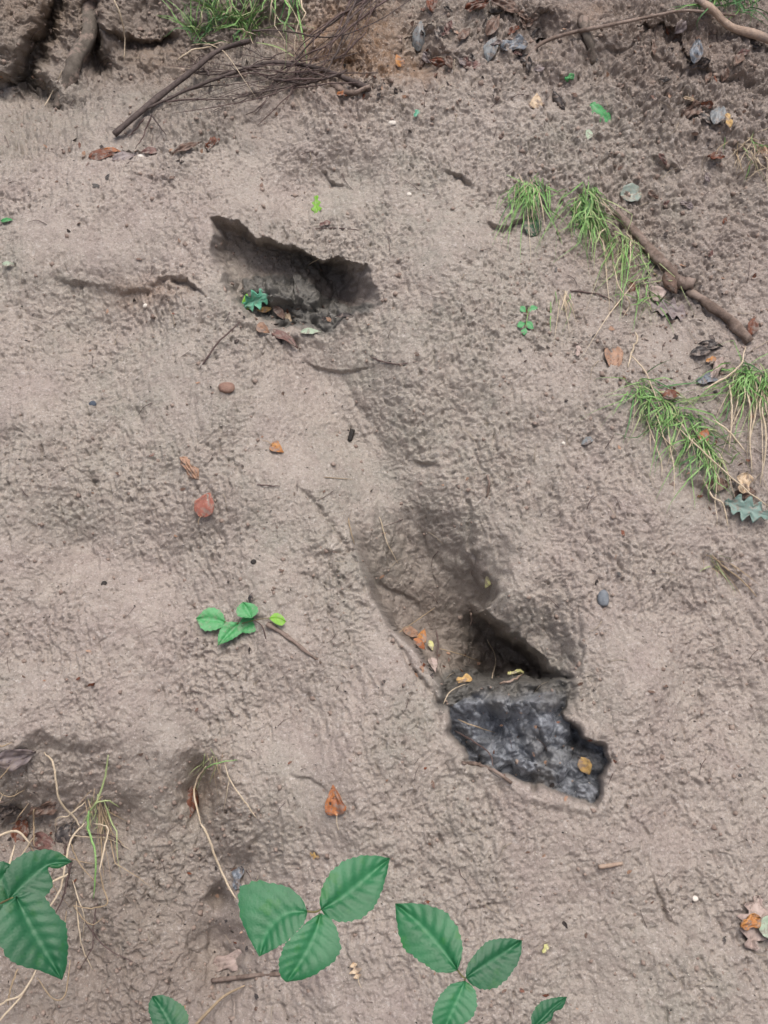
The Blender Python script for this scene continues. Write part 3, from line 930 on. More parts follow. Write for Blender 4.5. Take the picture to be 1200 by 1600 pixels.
def pebble(name, label, px, py, wpx, hpx, m, ang=0, cat="stone", group=None, lumps=0.16, h=0.0):
    _seed[0] += 1
    rg = random.Random(_seed[0])
    p, n = frame(px, py, 8)
    s = mpp(p)
    import bmesh
    bm = bmesh.new()
    bmesh.ops.create_icosphere(bm, subdivisions=3, radius=0.5)
    ph = [Vector((rg.gauss(0, 1), rg.gauss(0, 1), rg.gauss(0, 1))).normalized() for _ in range(7)]
    for v in bm.verts:
        d = v.co.normalized(); r_ = 1.0
        for q_ in ph:
            r_ -= lumps * max(0, d.dot(q_) - 0.55) * 1.6
        v.co = d * 0.5 * r_
        v.co = Vector((v.co.x * wpx * s, v.co.y * hpx * s, v.co.z * min(wpx, hpx) * s * 0.7))
    me = bpy.data.meshes.new(name); bm.to_mesh(me); bm.free()
    o = link(name, me, WM[m])
    M = orient(px_axes(px, py, p, n, ang), n); M.translation = p + n * (min(wpx, hpx) * s * 0.12 + h)
    o.matrix_world = M
    return tag(o, label, cat, group)


def resample(pts, n):
    P = [Vector((a, b, 0)) for a, b in pts]
    P = spline(P, 60)
    d = [0]
    for i in range(60):
        d.append(d[-1] + (P[i + 1] - P[i]).length)
    out = []
    for k in range(n + 1):
        s = d[-1] * k / n; i = 0
        while i < 59 and d[i + 1] < s:
            i += 1
        f = (s - d[i]) / max(1e-9, d[i + 1] - d[i])
        out.append(P[i].lerp(P[i + 1], min(1, f)))
    return out


def shaped_leaf(name, parent, mid, e1, e2, dist, normal, colour, pleat=0.021, nveins=7, serr=0.10, curl=0.05, label=None, ns=36, nt_=9, fold=0.06):
    """leaf blade with its own outline: midrib and the two rims run from base to tip"""
    _seed[0] += 1
    rg = random.Random(_seed[0])
    M, A, B = resample(mid, ns), resample(e1, ns), resample(e2, ns)
    c = M[ns // 2]
    P0 = CAM + pix_dir(c.x, c.y) * dist
    n = normal.normalized()

    def place(x, y):
        d = pix_dir(x, y)
        return CAM + d * ((P0 - CAM).dot(n) / d.dot(n))
    b3, t3 = place(M[0].x, M[0].y), place(M[-1].x, M[-1].y)
    L = (t3 - b3).length
    vs, fs, vein = [], [], []
    for i in range(ns + 1):
        s = i / ns
        for j in range(-nt_, nt_ + 1):
            t = j / nt_
            E = A[i] if j < 0 else B[i]
            f = abs(t)
            if abs(j) == nt_ and 0 < i < ns:
                f += serr * (((s * 15) % 1.0) - 0.35) * (1 if i % 1 == 0 else 1)
            q_ = M[i].lerp(E, f)
            p = place(q_.x, q_.y)
            u_ = s * (nveins + 1.0) - abs(t) * 1.5
            fr = abs((u_ % 1.0) - 0.5) * 2
            z = -pleat * L * fr ** 2.2 * (1 - 0.5 * abs(t)) * min(1, abs(t) * 4 + .2)
            z -= pleat * L * 1.2 * max(0, 1 - abs(t) * 3.5)
            z += fold * L * abs(t) - curl * L * ((s - 0.4) ** 2) * 2.2
            z -= 0.05 * L * t * t
            z += 0.008 * L * math.sin(5 * s + 3 * t + _seed[0])
            vv = max(max(0, 1 - (1 - fr) * 5.0) * 0.6 * (1 - .6 * abs(t)), max(0, 1 - abs(t) * 7))
            vs.append(p + n * z); vein.append(vv)
    cols = 2 * nt_ + 1
    for i in range(ns):
        for j in range(cols - 1):
            a = i * cols + j
            fs.append((a, a + 1, a + cols + 1, a + cols))
    me = to_mesh(name, vs, fs, parent.location if parent else None)
    at = me.attributes.new("vein", 'FLOAT', 'POINT'); at.data.foreach_set("value", vein)
    o = link(name, me, LM[colour], parent)
    if label:
        o["label"] = label
    return b3


def stem_tube(name, parent, pts, r0, r1, m, knots=0):
    _seed[0] += 1
    vs, fs = tube_geo(spline(pts, 14), r0, r1, 6, 0.05, _seed[0], knots)
    return link(name, to_mesh(name, vs, fs, parent.location), WM[m], parent)


def at_d(px, py, d):
    return CAM + pix_dir(px, py) * d


def facing(px, py, side=0.0, up=0.0):
    return (-pix_dir(px, py) + Vector((side, 0, 0)) + Vector((0, 0, 1)) * up).normalized()


# ------------------------------------------------------------------ bramble sprays in front of the bank
BG = "bramble leaves hanging in front of the bank"
D1 = 1.12
o = empty("bramble_leaf", at_d(495, 1428, D1), "large three-part green bramble leaf at bottom centre left, one leaflet pointing up right", "bramble leaf", BG)
shaped_leaf("leaflet", o, [(480, 1424), (445, 1428), (418, 1455), (404, 1494)], [(480, 1424), (470, 1402), (445, 1385), (400, 1377), (376, 1390), (373, 1415), (378, 1440), (390, 1467), (404, 1494)],
            [(480, 1424), (475, 1441), (458, 1462), (435, 1479), (404, 1494)], D1, facing(425, 1435, -.15, .3), 'bramble', curl=.09)
shaped_leaf("leaflet", o, [(502, 1421), (533, 1402), (572, 1371), (610, 1340)], [(502, 1421), (500, 1403), (511, 1371), (532, 1350), (560, 1338), (590, 1337), (610, 1340)],
            [(502, 1421), (515, 1435), (545, 1440), (571, 1430), (591, 1405), (603, 1370), (610, 1340)], D1 + .01, facing(555, 1390, .2, .35), 'bramble')
shaped_leaf("leaflet", o, [(502, 1426), (491, 1460), (471, 1500), (448, 1534)], [(502, 1426), (485, 1437), (462, 1458), (443, 1481), (436, 1506), (440, 1526), (448, 1534)],
            [(502, 1426), (519, 1438), (531, 1470), (529, 1491), (510, 1511), (480, 1528), (448, 1534)], D1 - .012, facing(485, 1480, .1, .15), 'bramble', curl=.12)
stem_tube("petiole", o, [at_d(480, 1424, D1), at_d(492, 1425, D1 + .004), at_d(502, 1421, D1 + .005)], .0011, .0009, 'stem')
stem_tube("petiole", o, [at_d(499, 1427, D1 + .003), at_d(497, 1448, D1 + .06), at_d(495, 1478, D1 + .25), at_d(492, 1496, D1 + .5), ray(490, 1500)], .0010, .0016, 'stem', 2)

D2 = 1.16
o = empty("bramble_leaf", at_d(727, 1530, D2), "three-part green bramble leaf right of bottom centre, largest leaflet pointing up left", "bramble leaf", BG)
shaped_leaf("leaflet", o, [(715, 1516), (692, 1484), (657, 1445), (617, 1411)], [(715, 1516), (700, 1520), (678, 1516), (645, 1493), (628, 1475), (620, 1440), (617, 1411)],
            [(715, 1516), (722, 1490), (719, 1460), (708, 1440), (690, 1422), (655, 1412), (617, 1411)], D2, facing(670, 1465, -.1, .25), 'bramble')
shaped_leaf("leaflet", o, [(728, 1528), (750, 1512), (785, 1490), (816, 1469)], [(728, 1528), (730, 1510), (745, 1487), (765, 1470), (793, 1466), (816, 1469)],
            [(728, 1528), (741, 1541), (765, 1546), (785, 1536), (805, 1512), (814, 1490), (816, 1469)], D2 + .005, facing(770, 1505, .2, .15), 'bramble_dark')
shaped_leaf("leaflet", o, [(727, 1532), (715, 1560), (703, 1588), (692, 1617)], [(727, 1532), (705, 1538), (688, 1555), (677, 1580), (676, 1598), (683, 1610), (692, 1617)],
            [(727, 1532), (741, 1545), (745, 1570), (736, 1591), (715, 1606), (692, 1617)], D2 - .01, facing(710, 1575, .1, .1), 'bramble', curl=.12)
stem_tube("petiole", o, [at_d(715, 1516, D2), at_d(722, 1525, D2 + .004), at_d(728, 1529, D2 + .004)], .0010, .0009, 'stem')
stem_tube("petiole", o, [at_d(726, 1531, D2 + .003), at_d(722, 1545, D2 + .06), at_d(716, 1566, D2 + .25), at_d(712, 1578, D2 + .45), ray(711, 1582)], .0010, .0016, 'stem', 2)

D3 = 1.2
o = empty("bramble_leaf", at_d(831, 1606, D3), "small ragged bramble leaf tip with a torn edge at the bottom edge, right of centre", "bramble leaf", BG)
shaped_leaf("leaflet", o, [(831, 1607), (848, 1592), (867, 1573), (887, 1557)], [(831, 1607), (831, 1585), (845, 1566), (866, 1559), (887, 1557)],
            [(831, 1607), (850, 1601), (862, 1592), (866, 1581), (879, 1575), (887, 1557)], D3, facing(855, 1580, .3, .1), 'bramble_dark', serr=.11)
stem_tube("petiole", o, [at_d(831, 1607, D3), at_d(826, 1640, D3 + .1), ray(820, 1690)], .001, .0014, 'stem')
o = empty("bramble_leaf", at_d(277, 1622, D3), "single dark green bramble leaf poking up at the bottom edge, lower left", "bramble leaf", BG)
shaped_leaf("leaflet", o, [(277, 1625), (266, 1600), (252, 1575), (238, 1556)], [(277, 1625), (248, 1612), (236, 1592), (232, 1572), (238, 1556)],
            [(277, 1625), (294, 1600), (290, 1578), (275, 1564), (255, 1555), (238, 1556)], D3, facing(262, 1580, -.1, .2), 'bramble_dark')
stem_tube("petiole", o, [at_d(277, 1625, D3), at_d(282, 1650, D3 + .1), ray(285, 1690)], .001, .0014, 'stem')
D4 = 1.15
o = empty("bramble_leaf", at_d(15, 1408, D4), "cluster of broad dark bramble leaflets at the lower left edge", "bramble leaf", BG)
shaped_leaf("leaflet", o, [(12, 1408), (40, 1378), (75, 1352), (113, 1346)], [(12, 1408), (5, 1375), (20, 1346), (50, 1330), (85, 1329), (113, 1346)],
            [(12, 1408), (45, 1406), (74, 1397), (82, 1378), (74, 1356), (90, 1357), (113, 1346)], D4 + .035, facing(55, 1365, 0, .1), 'bramble_dark')
shaped_leaf("leaflet", o, [(25, 1400), (42, 1435), (68, 1480), (98, 1531)], [(25, 1400), (5, 1415), (-5, 1445), (2, 1480), (25, 1506), (62, 1516), (98, 1531)],
            [(25, 1400), (48, 1394), (72, 1405), (85, 1425), (102, 1446), (106, 1480), (104, 1510), (98, 1531)], D4 - .01, facing(50, 1460, .1, .15), 'bramble_dark', curl=.08)
shaped_leaf("leaflet", o, [(-55, 1425), (-30, 1405), (-5, 1380), (22, 1352)], [(-55, 1425), (-45, 1385), (-25, 1355), (0, 1346), (22, 1352)],
            [(-55, 1425), (-20, 1440), (8, 1425), (24, 1392), (22, 1352)], D4 + .05, facing(-10, 1390, .1, .1), 'bramble_dark')
stem_tube("petiole", o, [at_d(20, 1403, D4 + .004), at_d(12, 1406, D4 + .02), at_d(-5, 1414, D4 + .045)], .0011, .0010, 'stem')
stem_tube("petiole", o, [at_d(18, 1405, D4 + .005), at_d(22, 1420, D4 + .08), at_d(28, 1440, D4 + .3), ray(32, 1452)], .0011, .0016, 'stem', 2)

# small bramble seedling on the bank
p = lift(380, 970, 0.02); dd = (p - CAM).length
o = empty("bramble_seedling", p, "small bright green leafy seedling on bare mud beside a short twig", "seedling")
for mid, e1, e2, cl, k in [
    ([(353, 972), (330, 967), (306, 966)], [(353, 972), (345, 955), (325, 950), (306, 966)], [(353, 972), (340, 983), (318, 984), (306, 966)], 'fresh', .0),
    ([(393, 966), (386, 952), (379, 940)], [(393, 966), (373, 963), (370, 951), (379, 940)], [(393, 966), (403, 956), (398, 945), (379, 940)], 'fresh', .008),
    ([(404, 967), (388, 975), (369, 986)], [(404, 967), (390, 961), (378, 967), (369, 986)], [(404, 967), (405, 981), (390, 989), (369, 986)], 'fresh', -.006),
    ([(373, 972), (357, 990), (340, 1008)], [(373, 972), (352, 973), (342, 990), (340, 1008)], [(373, 972), (379, 986), (362, 999), (340, 1008)], 'fresh', .004),
    ([(420, 966), (433, 967), (447, 971)], [(420, 966), (430, 958), (440, 961), (447, 971)], [(420, 966), (430, 974), (440, 977), (447, 971)], 'lime', 0)]:
    cx, cy = mid[1]
    shaped_leaf("leaf", o, mid, e1, e2, (lift(cx, cy, .014 + k) - CAM).length, (facing(cx, cy, 0, .4)), cl, ns=22, nt_=6, serr=.14, nveins=5, pleat=.055)
stem_tube("stem", o, [lift(352, 972, .014), lift(376, 974, .009), lift(398, 969, .012), lift(421, 966, .014)], .0009, .0007, 'stem')
stem_tube("stem", o, [lift(400, 969, .012), lift(411, 980, .006), lift(417, 1006, -.004)], .0010, .0012, 'twig')
stick("twig", "short muddy brown twig slanting from the green seedling", "twig", [(418, 974, .006), (446, 993), (472, 1013), (502, 1037)], 8, 3.5, 'mudbark', .003, .2, 3)
ground_leaf("dead_leaf", "tiny dark brown leaf scrap standing above the green seedling", "leaf", 393, 934, 17, 80, 'lance', 'dark', .5, stand=.4)

# ------------------------------------------------------------------ sticks and roots at the top
stick("tree_root", "thick dark muddy root running down the bank at the upper left", "root", [(152, -40, .02), (143, 10, .022), (132, 50, .02), (120, 90, .016), (108, 130, .012), (92, 170, -.004)], 34, 20, 'root', .016, .2, 4, 14, n=50)
o = empty("brushwood_branch", ray(400, 110), "bundle of thin bare birch twigs fallen across the ledge", "branch")
stick("main_stem", None, None, [(180, 214, .012), (215, 186, .018), (262, 152, .022), (305, 122, .028), (350, 92, .034), (400, 70, .03)], 10, 7, 'bark', .02, .14, 4, parent=o)
stick("side_stem", None, None, [(232, 176, .02), (290, 150, .022), (360, 125, .02), (430, 105, .02), (500, 110, .016), (560, 133, .008), (578, 140, .004)], 4, 9, 'bark', .02, .12, 3, parent=o)
rg = random.Random(5)
for i in range(38):
    if i < 13:
        a, b = (rg.uniform(560, 660), -12), (rg.uniform(425, 530), rg.uniform(92, 136)); ha, hb = .05, .02
    elif i < 28:
        a, b = (rg.uniform(470, 585), rg.uniform(85, 138)), (rg.uniform(235, 370), rg.uniform(100, 190)); ha, hb = .022, .012
    else:
        a = (rg.uniform(330, 500), rg.uniform(90, 140)); an = rg.uniform(2.2, 4.0); L = rg.uniform(40, 120)
        b = (a[0] + L * math.cos(an), a[1] - L * math.sin(an) * .8); ha, hb = .022, .010
    sag = rg.uniform(-10, 10); pts = []
    for q in range(6):
        f = q / 5
        pts.append((a[0] + (b[0] - a[0]) * f + rg.gauss(0, 2.2), a[1] + (b[1] - a[1]) * f + sag * math.sin(3.14 * f) + rg.gauss(0, 2.2), ha + (hb - ha) * f + rg.uniform(0, .012)))
    w_ = rg.choice((1.4, 1.8, 2.2, 3.0, 4.2))
    stick("twig", None, None, pts, w_, w_ * .45, rg.choice(('twig', 'twig', 'bark')), .02, .2, 2, 5, parent=o, n=14)
    if rg.random() < .6:
        k = rg.randint(1, 3); p0 = pts[k]; an = math.atan2(-(b[1] - a[1]), b[0] - a[0]) + rg.choice((-.6, -.4, .4, .6)); L = rg.uniform(20, 60)
        stick("twig", None, None, [p0, (p0[0] + L * .5 * math.cos(an), p0[1] - L * .5 * math.sin(an) + rg.gauss(0, 2), p0[2]), (p0[0] + L * math.cos(an), p0[1] - L * math.sin(an), p0[2] * .6)], w_ * .6, .8, 'twig', .02, .2, 1, 5, parent=o)
for pts in [[(470, 108, .02), (462, 140, .016), (440, 165, .014), (402, 198, .008)], [(435, 118, .02), (428, 150, .014), (400, 172, .01), (385, 180, .01)], [(440, 110, .02), (425, 135, .014), (398, 160, .012)],
            [(238, 186, .018), (228, 210, .012), (213, 236, .008)], [(240, 186, .018), (252, 200, .014), (262, 214, .01)], [(228, 190, .018), (212, 205, .01), (200, 216, .008)], [(400, 60, .03), (450, 62, .04), (520, 70, .03), (585, 45, .03), (655, 2, .04)],
            [(300, 125, .03), (340, 128, .03), (385, 118, .03), (410, 114, .03)], [(262, 158, .02), (320, 142, .02), (365, 140, .02)], [(255, 165, .02), (300, 163, .02), (365, 161, .015)], [(575, 60, .03), (540, 90, .03), (500, 104, .02)]]:
    stick("twig", None, None, pts, 3.2, 1.4, rg.choice(('twig', 'bark')), .02, .1, 2, 5, parent=o)
stick("broken_stick", "short dark broken stick end below the twig bundle", "stick", [(520, 134, .006), (548, 148, .008), (578, 136, .008)], 10, 6, 'mudbark', .006, .2, 2)
stick("long_twig", "long thin curved brown twig arching over the top right corner", "twig", [(818, 103, .004), (838, 78, .012), (880, 62, .02), (950, 44, .028), (1020, 28, .03), (1075, 21, .03), (1145, 28, .02)], 7, 4, 'mudbark', .01, .1, 3)
stick("pale_stick", "pale peeled stick lying across the top right corner", "stick", [(1084, 2, .02), (1108, 20, .02), (1142, 44, .02), (1180, 58, .018), (1225, 76, .015)], 11, 13, 'palewood', .012, .12, 3, 8)
stick("mud_stick", "short upright mud coated stick below the curved twig", "stick", [(908, 32, .012), (915, 52, .012), (922, 74, .008), (926, 98, .0)], 15, 11, 'root', .01, .2, 2, 8)
stick("fallen_branch", "thick muddy broken branch lying down the right side of the bank", "branch", [(962, 328, .0), (985, 358, .006), (1012, 390, .010), (1035, 415, .012), (1058, 438, .012), (1086, 446, .010)], 11, 20, 'mudbark', .012, .22, 6, 12, n=60)
stick("fallen_branch", "lower muddy length of broken branch, beside the rust coloured leaf", "branch", [(1076, 455, .004), (1100, 472, .009), (1130, 495, .012), (1152, 515, .012), (1170, 536, .004)], 11, 17, 'mudbark', .012, .22, 5, 12, n=50)
stick("thin_root", "thin brown root along the mud left of the broken branch", "root", [(890, 455), (915, 457), (940, 462), (958, 472)], 3, 2, 'twig', .003)
stick("straight_twig", "straight thin twig stuck in the mud left below the upper hole", "twig", [(313, 576, .001), (340, 543, .018), (373, 507, .034)], 3.2, 2.2, 'twig', .01, .06, 1)
stick("root_fibre", "pale root fibre hanging under the lip of the upper hole", "root", [(463, 426, -.05), (480, 412, -.02), (500, 402, .006)], 2.4, 2.2, 'straw', .0, .1, 1)
stick("root_fibre", "dark root fibre along the mud right below the upper hole", "root", [(580, 558), (600, 566), (625, 569), (652, 565)], 2.6, 1.5, 'twig', .004)
stick("root_fibre", "thin horizontal root fibre just above the upper hole", "root", [(492, 358), (520, 357), (548, 359), (566, 361)], 2, 1.3, 'twig', .004)
stick("root_fibre", "pale root fibre on the shaded back wall of the lower hole", "root", [(592, 808, .004), (600, 835, .006), (606, 853, .005), (622, 881, .004)], 3.4, 2.2, 'straw', .006, .1, 2)
stick("root_fibre", "short yellowish root at the upper left corner of the lower hole", "root", [(543, 810, .004), (547, 832, .006), (553, 852, .004)], 3, 2, 'strawdark', .005)
stick("thin_stalk", "upright thin pale stalk standing at the mouth of the lower hole", "stalk", [(768, 1062, .006), (771, 1035, .03), (776, 985, .05)], 2.8, 2.0, 'straw', .01, .05, 0)
stick("thin_stalk", "short pale fibre hanging from the dark notch of the lower hole", "stalk", [(737, 956, .01), (735, 966, .012), (733, 976, .01)], 4, 2, 'palewood', .008)
stick("thin_stalk", "horizontal brown stalk crossing the dark floor of the lower hole", "stalk", [(682, 1018, .02), (712, 1027, .03), (748, 1034, .02)], 2.8, 1.8, 'strawdark', .01, .05, 0)
stick("thin_stalk", "slanting twiglet above the orange leaves in the lower hole", "stalk", [(622, 990, .006), (645, 972, .02), (680, 948, .02)], 2.6, 2, 'strawdark', .01, .05, 0)
stick("thin_stalk", "dark upright stalk beside the cream scraps in the lower hole", "stalk", [(680, 985, .02), (680, 1010, .02), (678, 1050, .012)], 3, 2, 'twig', .01, .05, 0)
stick("twiglet", "pale forked twiglet on the mud shelf above the wet pocket", "twig", [(782, 1071, .006), (800, 1067, .008), (815, 1058, .008)], 4, 3, 'palewood', .006)
stick("twiglet", "thin grass stem lying at the upper left rim of the wet pocket", "twig", [(692, 1101, .006), (706, 1084, .01), (728, 1072, .008)], 2.8, 2, 'straw', .006)
stick("twiglet", "thin light stem crossing the dark left end of the wet pocket", "twig", [(715, 1120, .012), (740, 1135, .016), (774, 1146, .012)], 3, 2, 'strawdark', .01)
stick("twiglet", "second thin stem lower in the dark left end of the wet pocket", "twig", [(705, 1144, .012), (740, 1155, .014), (764, 1178, .012), (768, 1200, .008)], 2.6, 2, 'twig', .01)
stick("bark_strip", "dark bark strip along the near rim of the wet pocket", "bark", [(722, 1192, .006), (742, 1197, .008), (768, 1207, .008), (800, 1224, .004)], 6, 5, 'mudbark', .006, .2, 1)
stick("wood_chip", "small pale split wood chip alone on the mud, lower right", "wood chip", [(935, 1354, .004), (953, 1352, .005), (972, 1349, .004)], 7.5, 6, 'palewood', .004, .1, 0, 5)
stick("thin_root", "thin dark root above the lower hole beside the pale smooth mud", "root", [(762, 742, .004), (764, 758, .005), (760, 778, .003)], 4, 3, 'tan' if 'tan' in WM else 'mudbark', .004)
stick("black_bit", "tiny black cylinder shaped bit standing in mid bank mud", "debris", [(551, 671, .004), (549, 680, .005), (546, 689, .004)], 8, 7.5, 'black', .003, .15, 0)
stick("thin_twig", "tiny horizontal twig right of the orange spotted leaf", "twig", [(402, 757), (420, 759), (438, 760)], 2.4, 1.4, 'twig', .003)
stick("thin_twig", "tiny pale twig near the yellow green leaf of the seedling, beside mid crack", "twig", [(506, 746), (528, 748), (550, 750)], 2, 1.4, 'strawdark', .003)
stick("fallen_stick", "pale muddy stick rising from the bottom edge, left of centre", "stick", [(300, 1612, .02), (330, 1585, .024), (355, 1560, .02), (385, 1541, .01)], 8, 5, 'strawdark', .02, .1, 1)
stick("fallen_stick", "brown stick lying flat behind the bottom left bramble leaflets", "stick", [(332, 1533, .006), (360, 1531, .01), (400, 1525, .006), (440, 1522, .004)], 7, 6, 'mudbark', .01, .15, 1)
stick("hanging_stem", "slim pale stem hanging at the top edge beside the dark root", "stalk", [(172, -10, .06), (181, 30, .05), (187, 65, .035), (192, 97, .015)], 4, 2.5, 'straw', .03, .05, 0)
stick("hanging_stem", "thin pale stem leaning against the foot of the dark root", "stalk", [(70, 167, .004), (85, 148, .014), (97, 120, .03)], 2.6, 2, 'straw', .01, .05, 0)

# ------------------------------------------------------------------ dead and fallen leaves
GL = ground_leaf
GL("fallen_leaf", "small orange tan leaf standing in crumbly soil at the top", "leaf", 622, 95, 22, 110, 'birch', 'amber', .7, stand=.6)
GL("fallen_leaf", "bright orange leaf scrap tucked under the twig bundle", "leaf", 536, 147, 20, 10, 'scrap', 'orange', .55, stand=.4)
GL("dead_leaf", "grey leaf standing upright in a soil hollow at the top", "leaf", 655, 56, 50, 85, 'ovate', 'slate', .5, curl=.3, roll=.5, stand=.5)
GL("dead_leaf", "pale grey pointed leaf left of the blue grey heap of leaves", "leaf", 768, 76, 46, 75, 'lance', 'slate', .5, curl=.3, stand=.4)
GL("dead_leaf", "shiny blue grey crumpled leaf in the hollow at top right of centre", "leaf", 803, 72, 44, 10, 'scrap', 'bluegrey', .7, crumple=.09, stand=.3)
GL("dead_leaf", "dark crumpled leaf behind the shiny blue grey leaf", "leaf", 836, 62, 48, 30, 'scrap', 'dark', .6, crumple=.09, h=.008, stand=.3)
GL("dead_leaf", "dark wet leaf under the shiny blue grey leaf", "leaf", 815, 92, 40, -20, 'scrap', 'dark', .5, crumple=.08)
GL("dead_leaf", "rust brown curled leaf in the litter at top centre", "leaf", 692, 98, 40, -10, 'ovate', 'rust', .4, crumple=.07, roll=1, stand=.3)
GL("dead_leaf", "dark brown leaf left of the pale grey pointed leaf", "leaf", 742, 104, 34, 15, 'ovate', 'maroon', .5, crumple=.07)
GL("dead_leaf", "brown crumpled leaf at the top edge, right of the grey upright leaf", "leaf", 745, 8, 40, 20, 'scrap', 'rust', .5, crumple=.08, stand=.3)
GL("dead_leaf", "dark leaf at the top edge above the blue grey heap", "leaf", 790, 10, 46, -15, 'scrap', 'brown', .5, crumple=.08, stand=.3)
GL("dead_leaf", "grey brown flat leaf in the litter between hollow and curved twig", "leaf", 770, 40, 40, 60, 'ovate', 'brown', .5, crumple=.07, stand=.2)
GL("fallen_leaf", "cream coloured triangular leaf on grey mud near the top", "leaf", 838, 158, 26, 85, 'birch', 'cream', .8, stand=.4, roll=.3)
GL("dead_leaf", "dark brown sliver under the cream triangular leaf", "leaf", 832, 168, 36, 5, 'lance', 'brown', .25)
GL("dead_leaf", "dark curled leaf right of the cream triangular leaf", "leaf", 873, 157, 34, -55, 'lance', 'dark', .45, roll=1)
GL("green_leaf", "oval fresh green leaf lying on the upper right mud", "leaf", 938, 178, 44, -45, 'round', 'fresh', .62, roll=.4)
GL("green_leaf", "tiny pale grey green leaf below the oval green leaf", "leaf", 919, 211, 18, 80, 'ovate', 'paleg', .75)
GL("green_sprout", "tiny curled bright green shoot right of the cream leaf", "sprout", 890, 121, 17, 30, 'scrap', 'fresh', .7, crumple=.12, roll=1, stand=.3)
GL("fallen_leaf", "rounded grey blue leaf just above the fallen branch", "leaf", 985, 303, 34, 10, 'round', 'greygreen', .85)
GL("green_sprout", "tiny teal green speck of leaf near the top centre", "sprout", 650, 178, 13, 60, 'scrap', 'teal', .7, stand=.3)
GL("dead_leaf", "upright blue grey leaf at the top right above the mud ridge", "leaf", 1088, 80, 42, 80, 'ovate', 'bluegrey', .5, crumple=.06, stand=.4)
GL("dead_leaf", "dark brown leaf at the foot of the upright blue grey leaf", "leaf", 1094, 98, 32, 10, 'scrap', 'dark', .6, crumple=.08)
GL("dead_leaf", "dark brown leaf, left one of the small heap at the upper right", "leaf", 1080, 172, 38, 30, 'scrap', 'brown', .7, crumple=.09, stand=.2)
GL("dead_leaf", "reddish bit in the middle of the small leaf heap at upper right", "leaf", 1105, 163, 20, 0, 'scrap', 'rust', .7)
GL("dead_leaf", "grey folded leaf, right one of the small heap at the upper right", "leaf", 1122, 182, 36, 65, 'ovate', 'slate', .7, crumple=.06, h=.007)
GL("dead_leaf", "nearly black leaf between the brown and the grey leaf of the small heap", "leaf", 1104, 188, 28, -30, 'scrap', 'dark', .6)
GL("fallen_leaf", "orange yellow scrap at the right end of the small leaf heap", "leaf", 1138, 189, 22, -75, 'scrap', 'yellow', .55, stand=.3)
GL("fallen_leaf", "pale scrap on top of the small leaf heap at upper right", "leaf", 1076, 154, 18, -10, 'scrap', 'cream', .4)
GL("dead_leaf", "large red brown leaf pressed in the ledge below the dark branch tip", "leaf", 160, 244, 44, 10, 'ovate', 'rust', .5, crumple=.05, stand=.3)
GL("fallen_leaf", "small orange leaf edge on the ledge below the dark branch tip", "leaf", 176, 236, 28, -5, 'lance', 'orange', .3, stand=.3)
GL("dead_leaf", "mauve grey leaf beside the red brown leaf on the ledge", "leaf", 194, 247, 38, 15, 'ovate', 'mauve', .5, stand=.3)
GL("dead_leaf", "brown leaf on the ledge right of the white crumb", "leaf", 237, 238, 34, 5, 'lance', 'maroon', .4, stand=.3)
GL("dead_leaf", "dark twisted leaf strip along the ledge, right of the brown leaf", "leaf", 292, 231, 50, 25, 'lance', 'brown', .25, crumple=.05, stand=.2)
GL("dead_leaf", "red brown curled leaf at the right end of the ledge", "leaf", 333, 223, 30, 50, 'scrap', 'rust', .6, crumple=.09, stand=.3)
GL("green_leaf", "narrow lime green lobed leaf hanging above the upper hole", "leaf", 495, 328, 42, -88, 'oak', 'lime', .42, stand=.4, curl=.1)
GL("dead_leaf", "tiny dark red leaf scrap below the lime green leaf", "leaf", 508, 351, 18, 20, 'scrap', 'maroon', .6)
# in the upper hole
GL("oak_leaf", "blue green lobed oak leaf on the floor of the upper hole", "leaf", 403, 468, 50, 25, 'oak', 'teal', .68, crumple=.05, h=.010, stand=.4)
GL("green_leaf", "yellow green leaf behind the oak leaf in the upper hole", "leaf", 384, 472, 30, 80, 'ovate', 'lime', .55, h=.007, stand=.4)
GL("fallen_leaf", "thin orange leaf sliver under the oak leaf in the upper hole", "leaf", 415, 482, 24, 8, 'lance', 'yellow', .4, h=.008, stand=.3)
GL("fallen_leaf", "curled cream leaf in front of the mud heap in the upper hole", "leaf", 448, 496, 32, -60, 'lance', 'cream', .45, roll=1.0, h=.008, stand=.3)
GL("dead_leaf", "brown folded leaf beside the curled cream leaf in the upper hole", "leaf", 436, 490, 28, -50, 'ovate', 'brown', .5, h=.006, stand=.2)
GL("fallen_leaf", "small orange tan leaf on the front rim of the upper hole", "leaf", 411, 515, 24, -30, 'birch', 'tan', .75, h=.007, stand=.2)
GL("dead_leaf", "long maroon leaf on the front rim of the upper hole", "leaf", 441, 529, 56, -28, 'lance', 'maroon', .32, crumple=.05, h=.006, stand=.2)
GL("green_leaf", "pale green leaf on the front rim of the upper hole", "leaf", 485, 521, 32, 5, 'ovate', 'paleg', .4, h=.006, stand=.2)
GL("dead_leaf", "dark leaf sliver at the right front rim of the upper hole", "leaf", 539, 495, 30, 5, 'lance', 'dark', .35, h=.004, stand=.2)
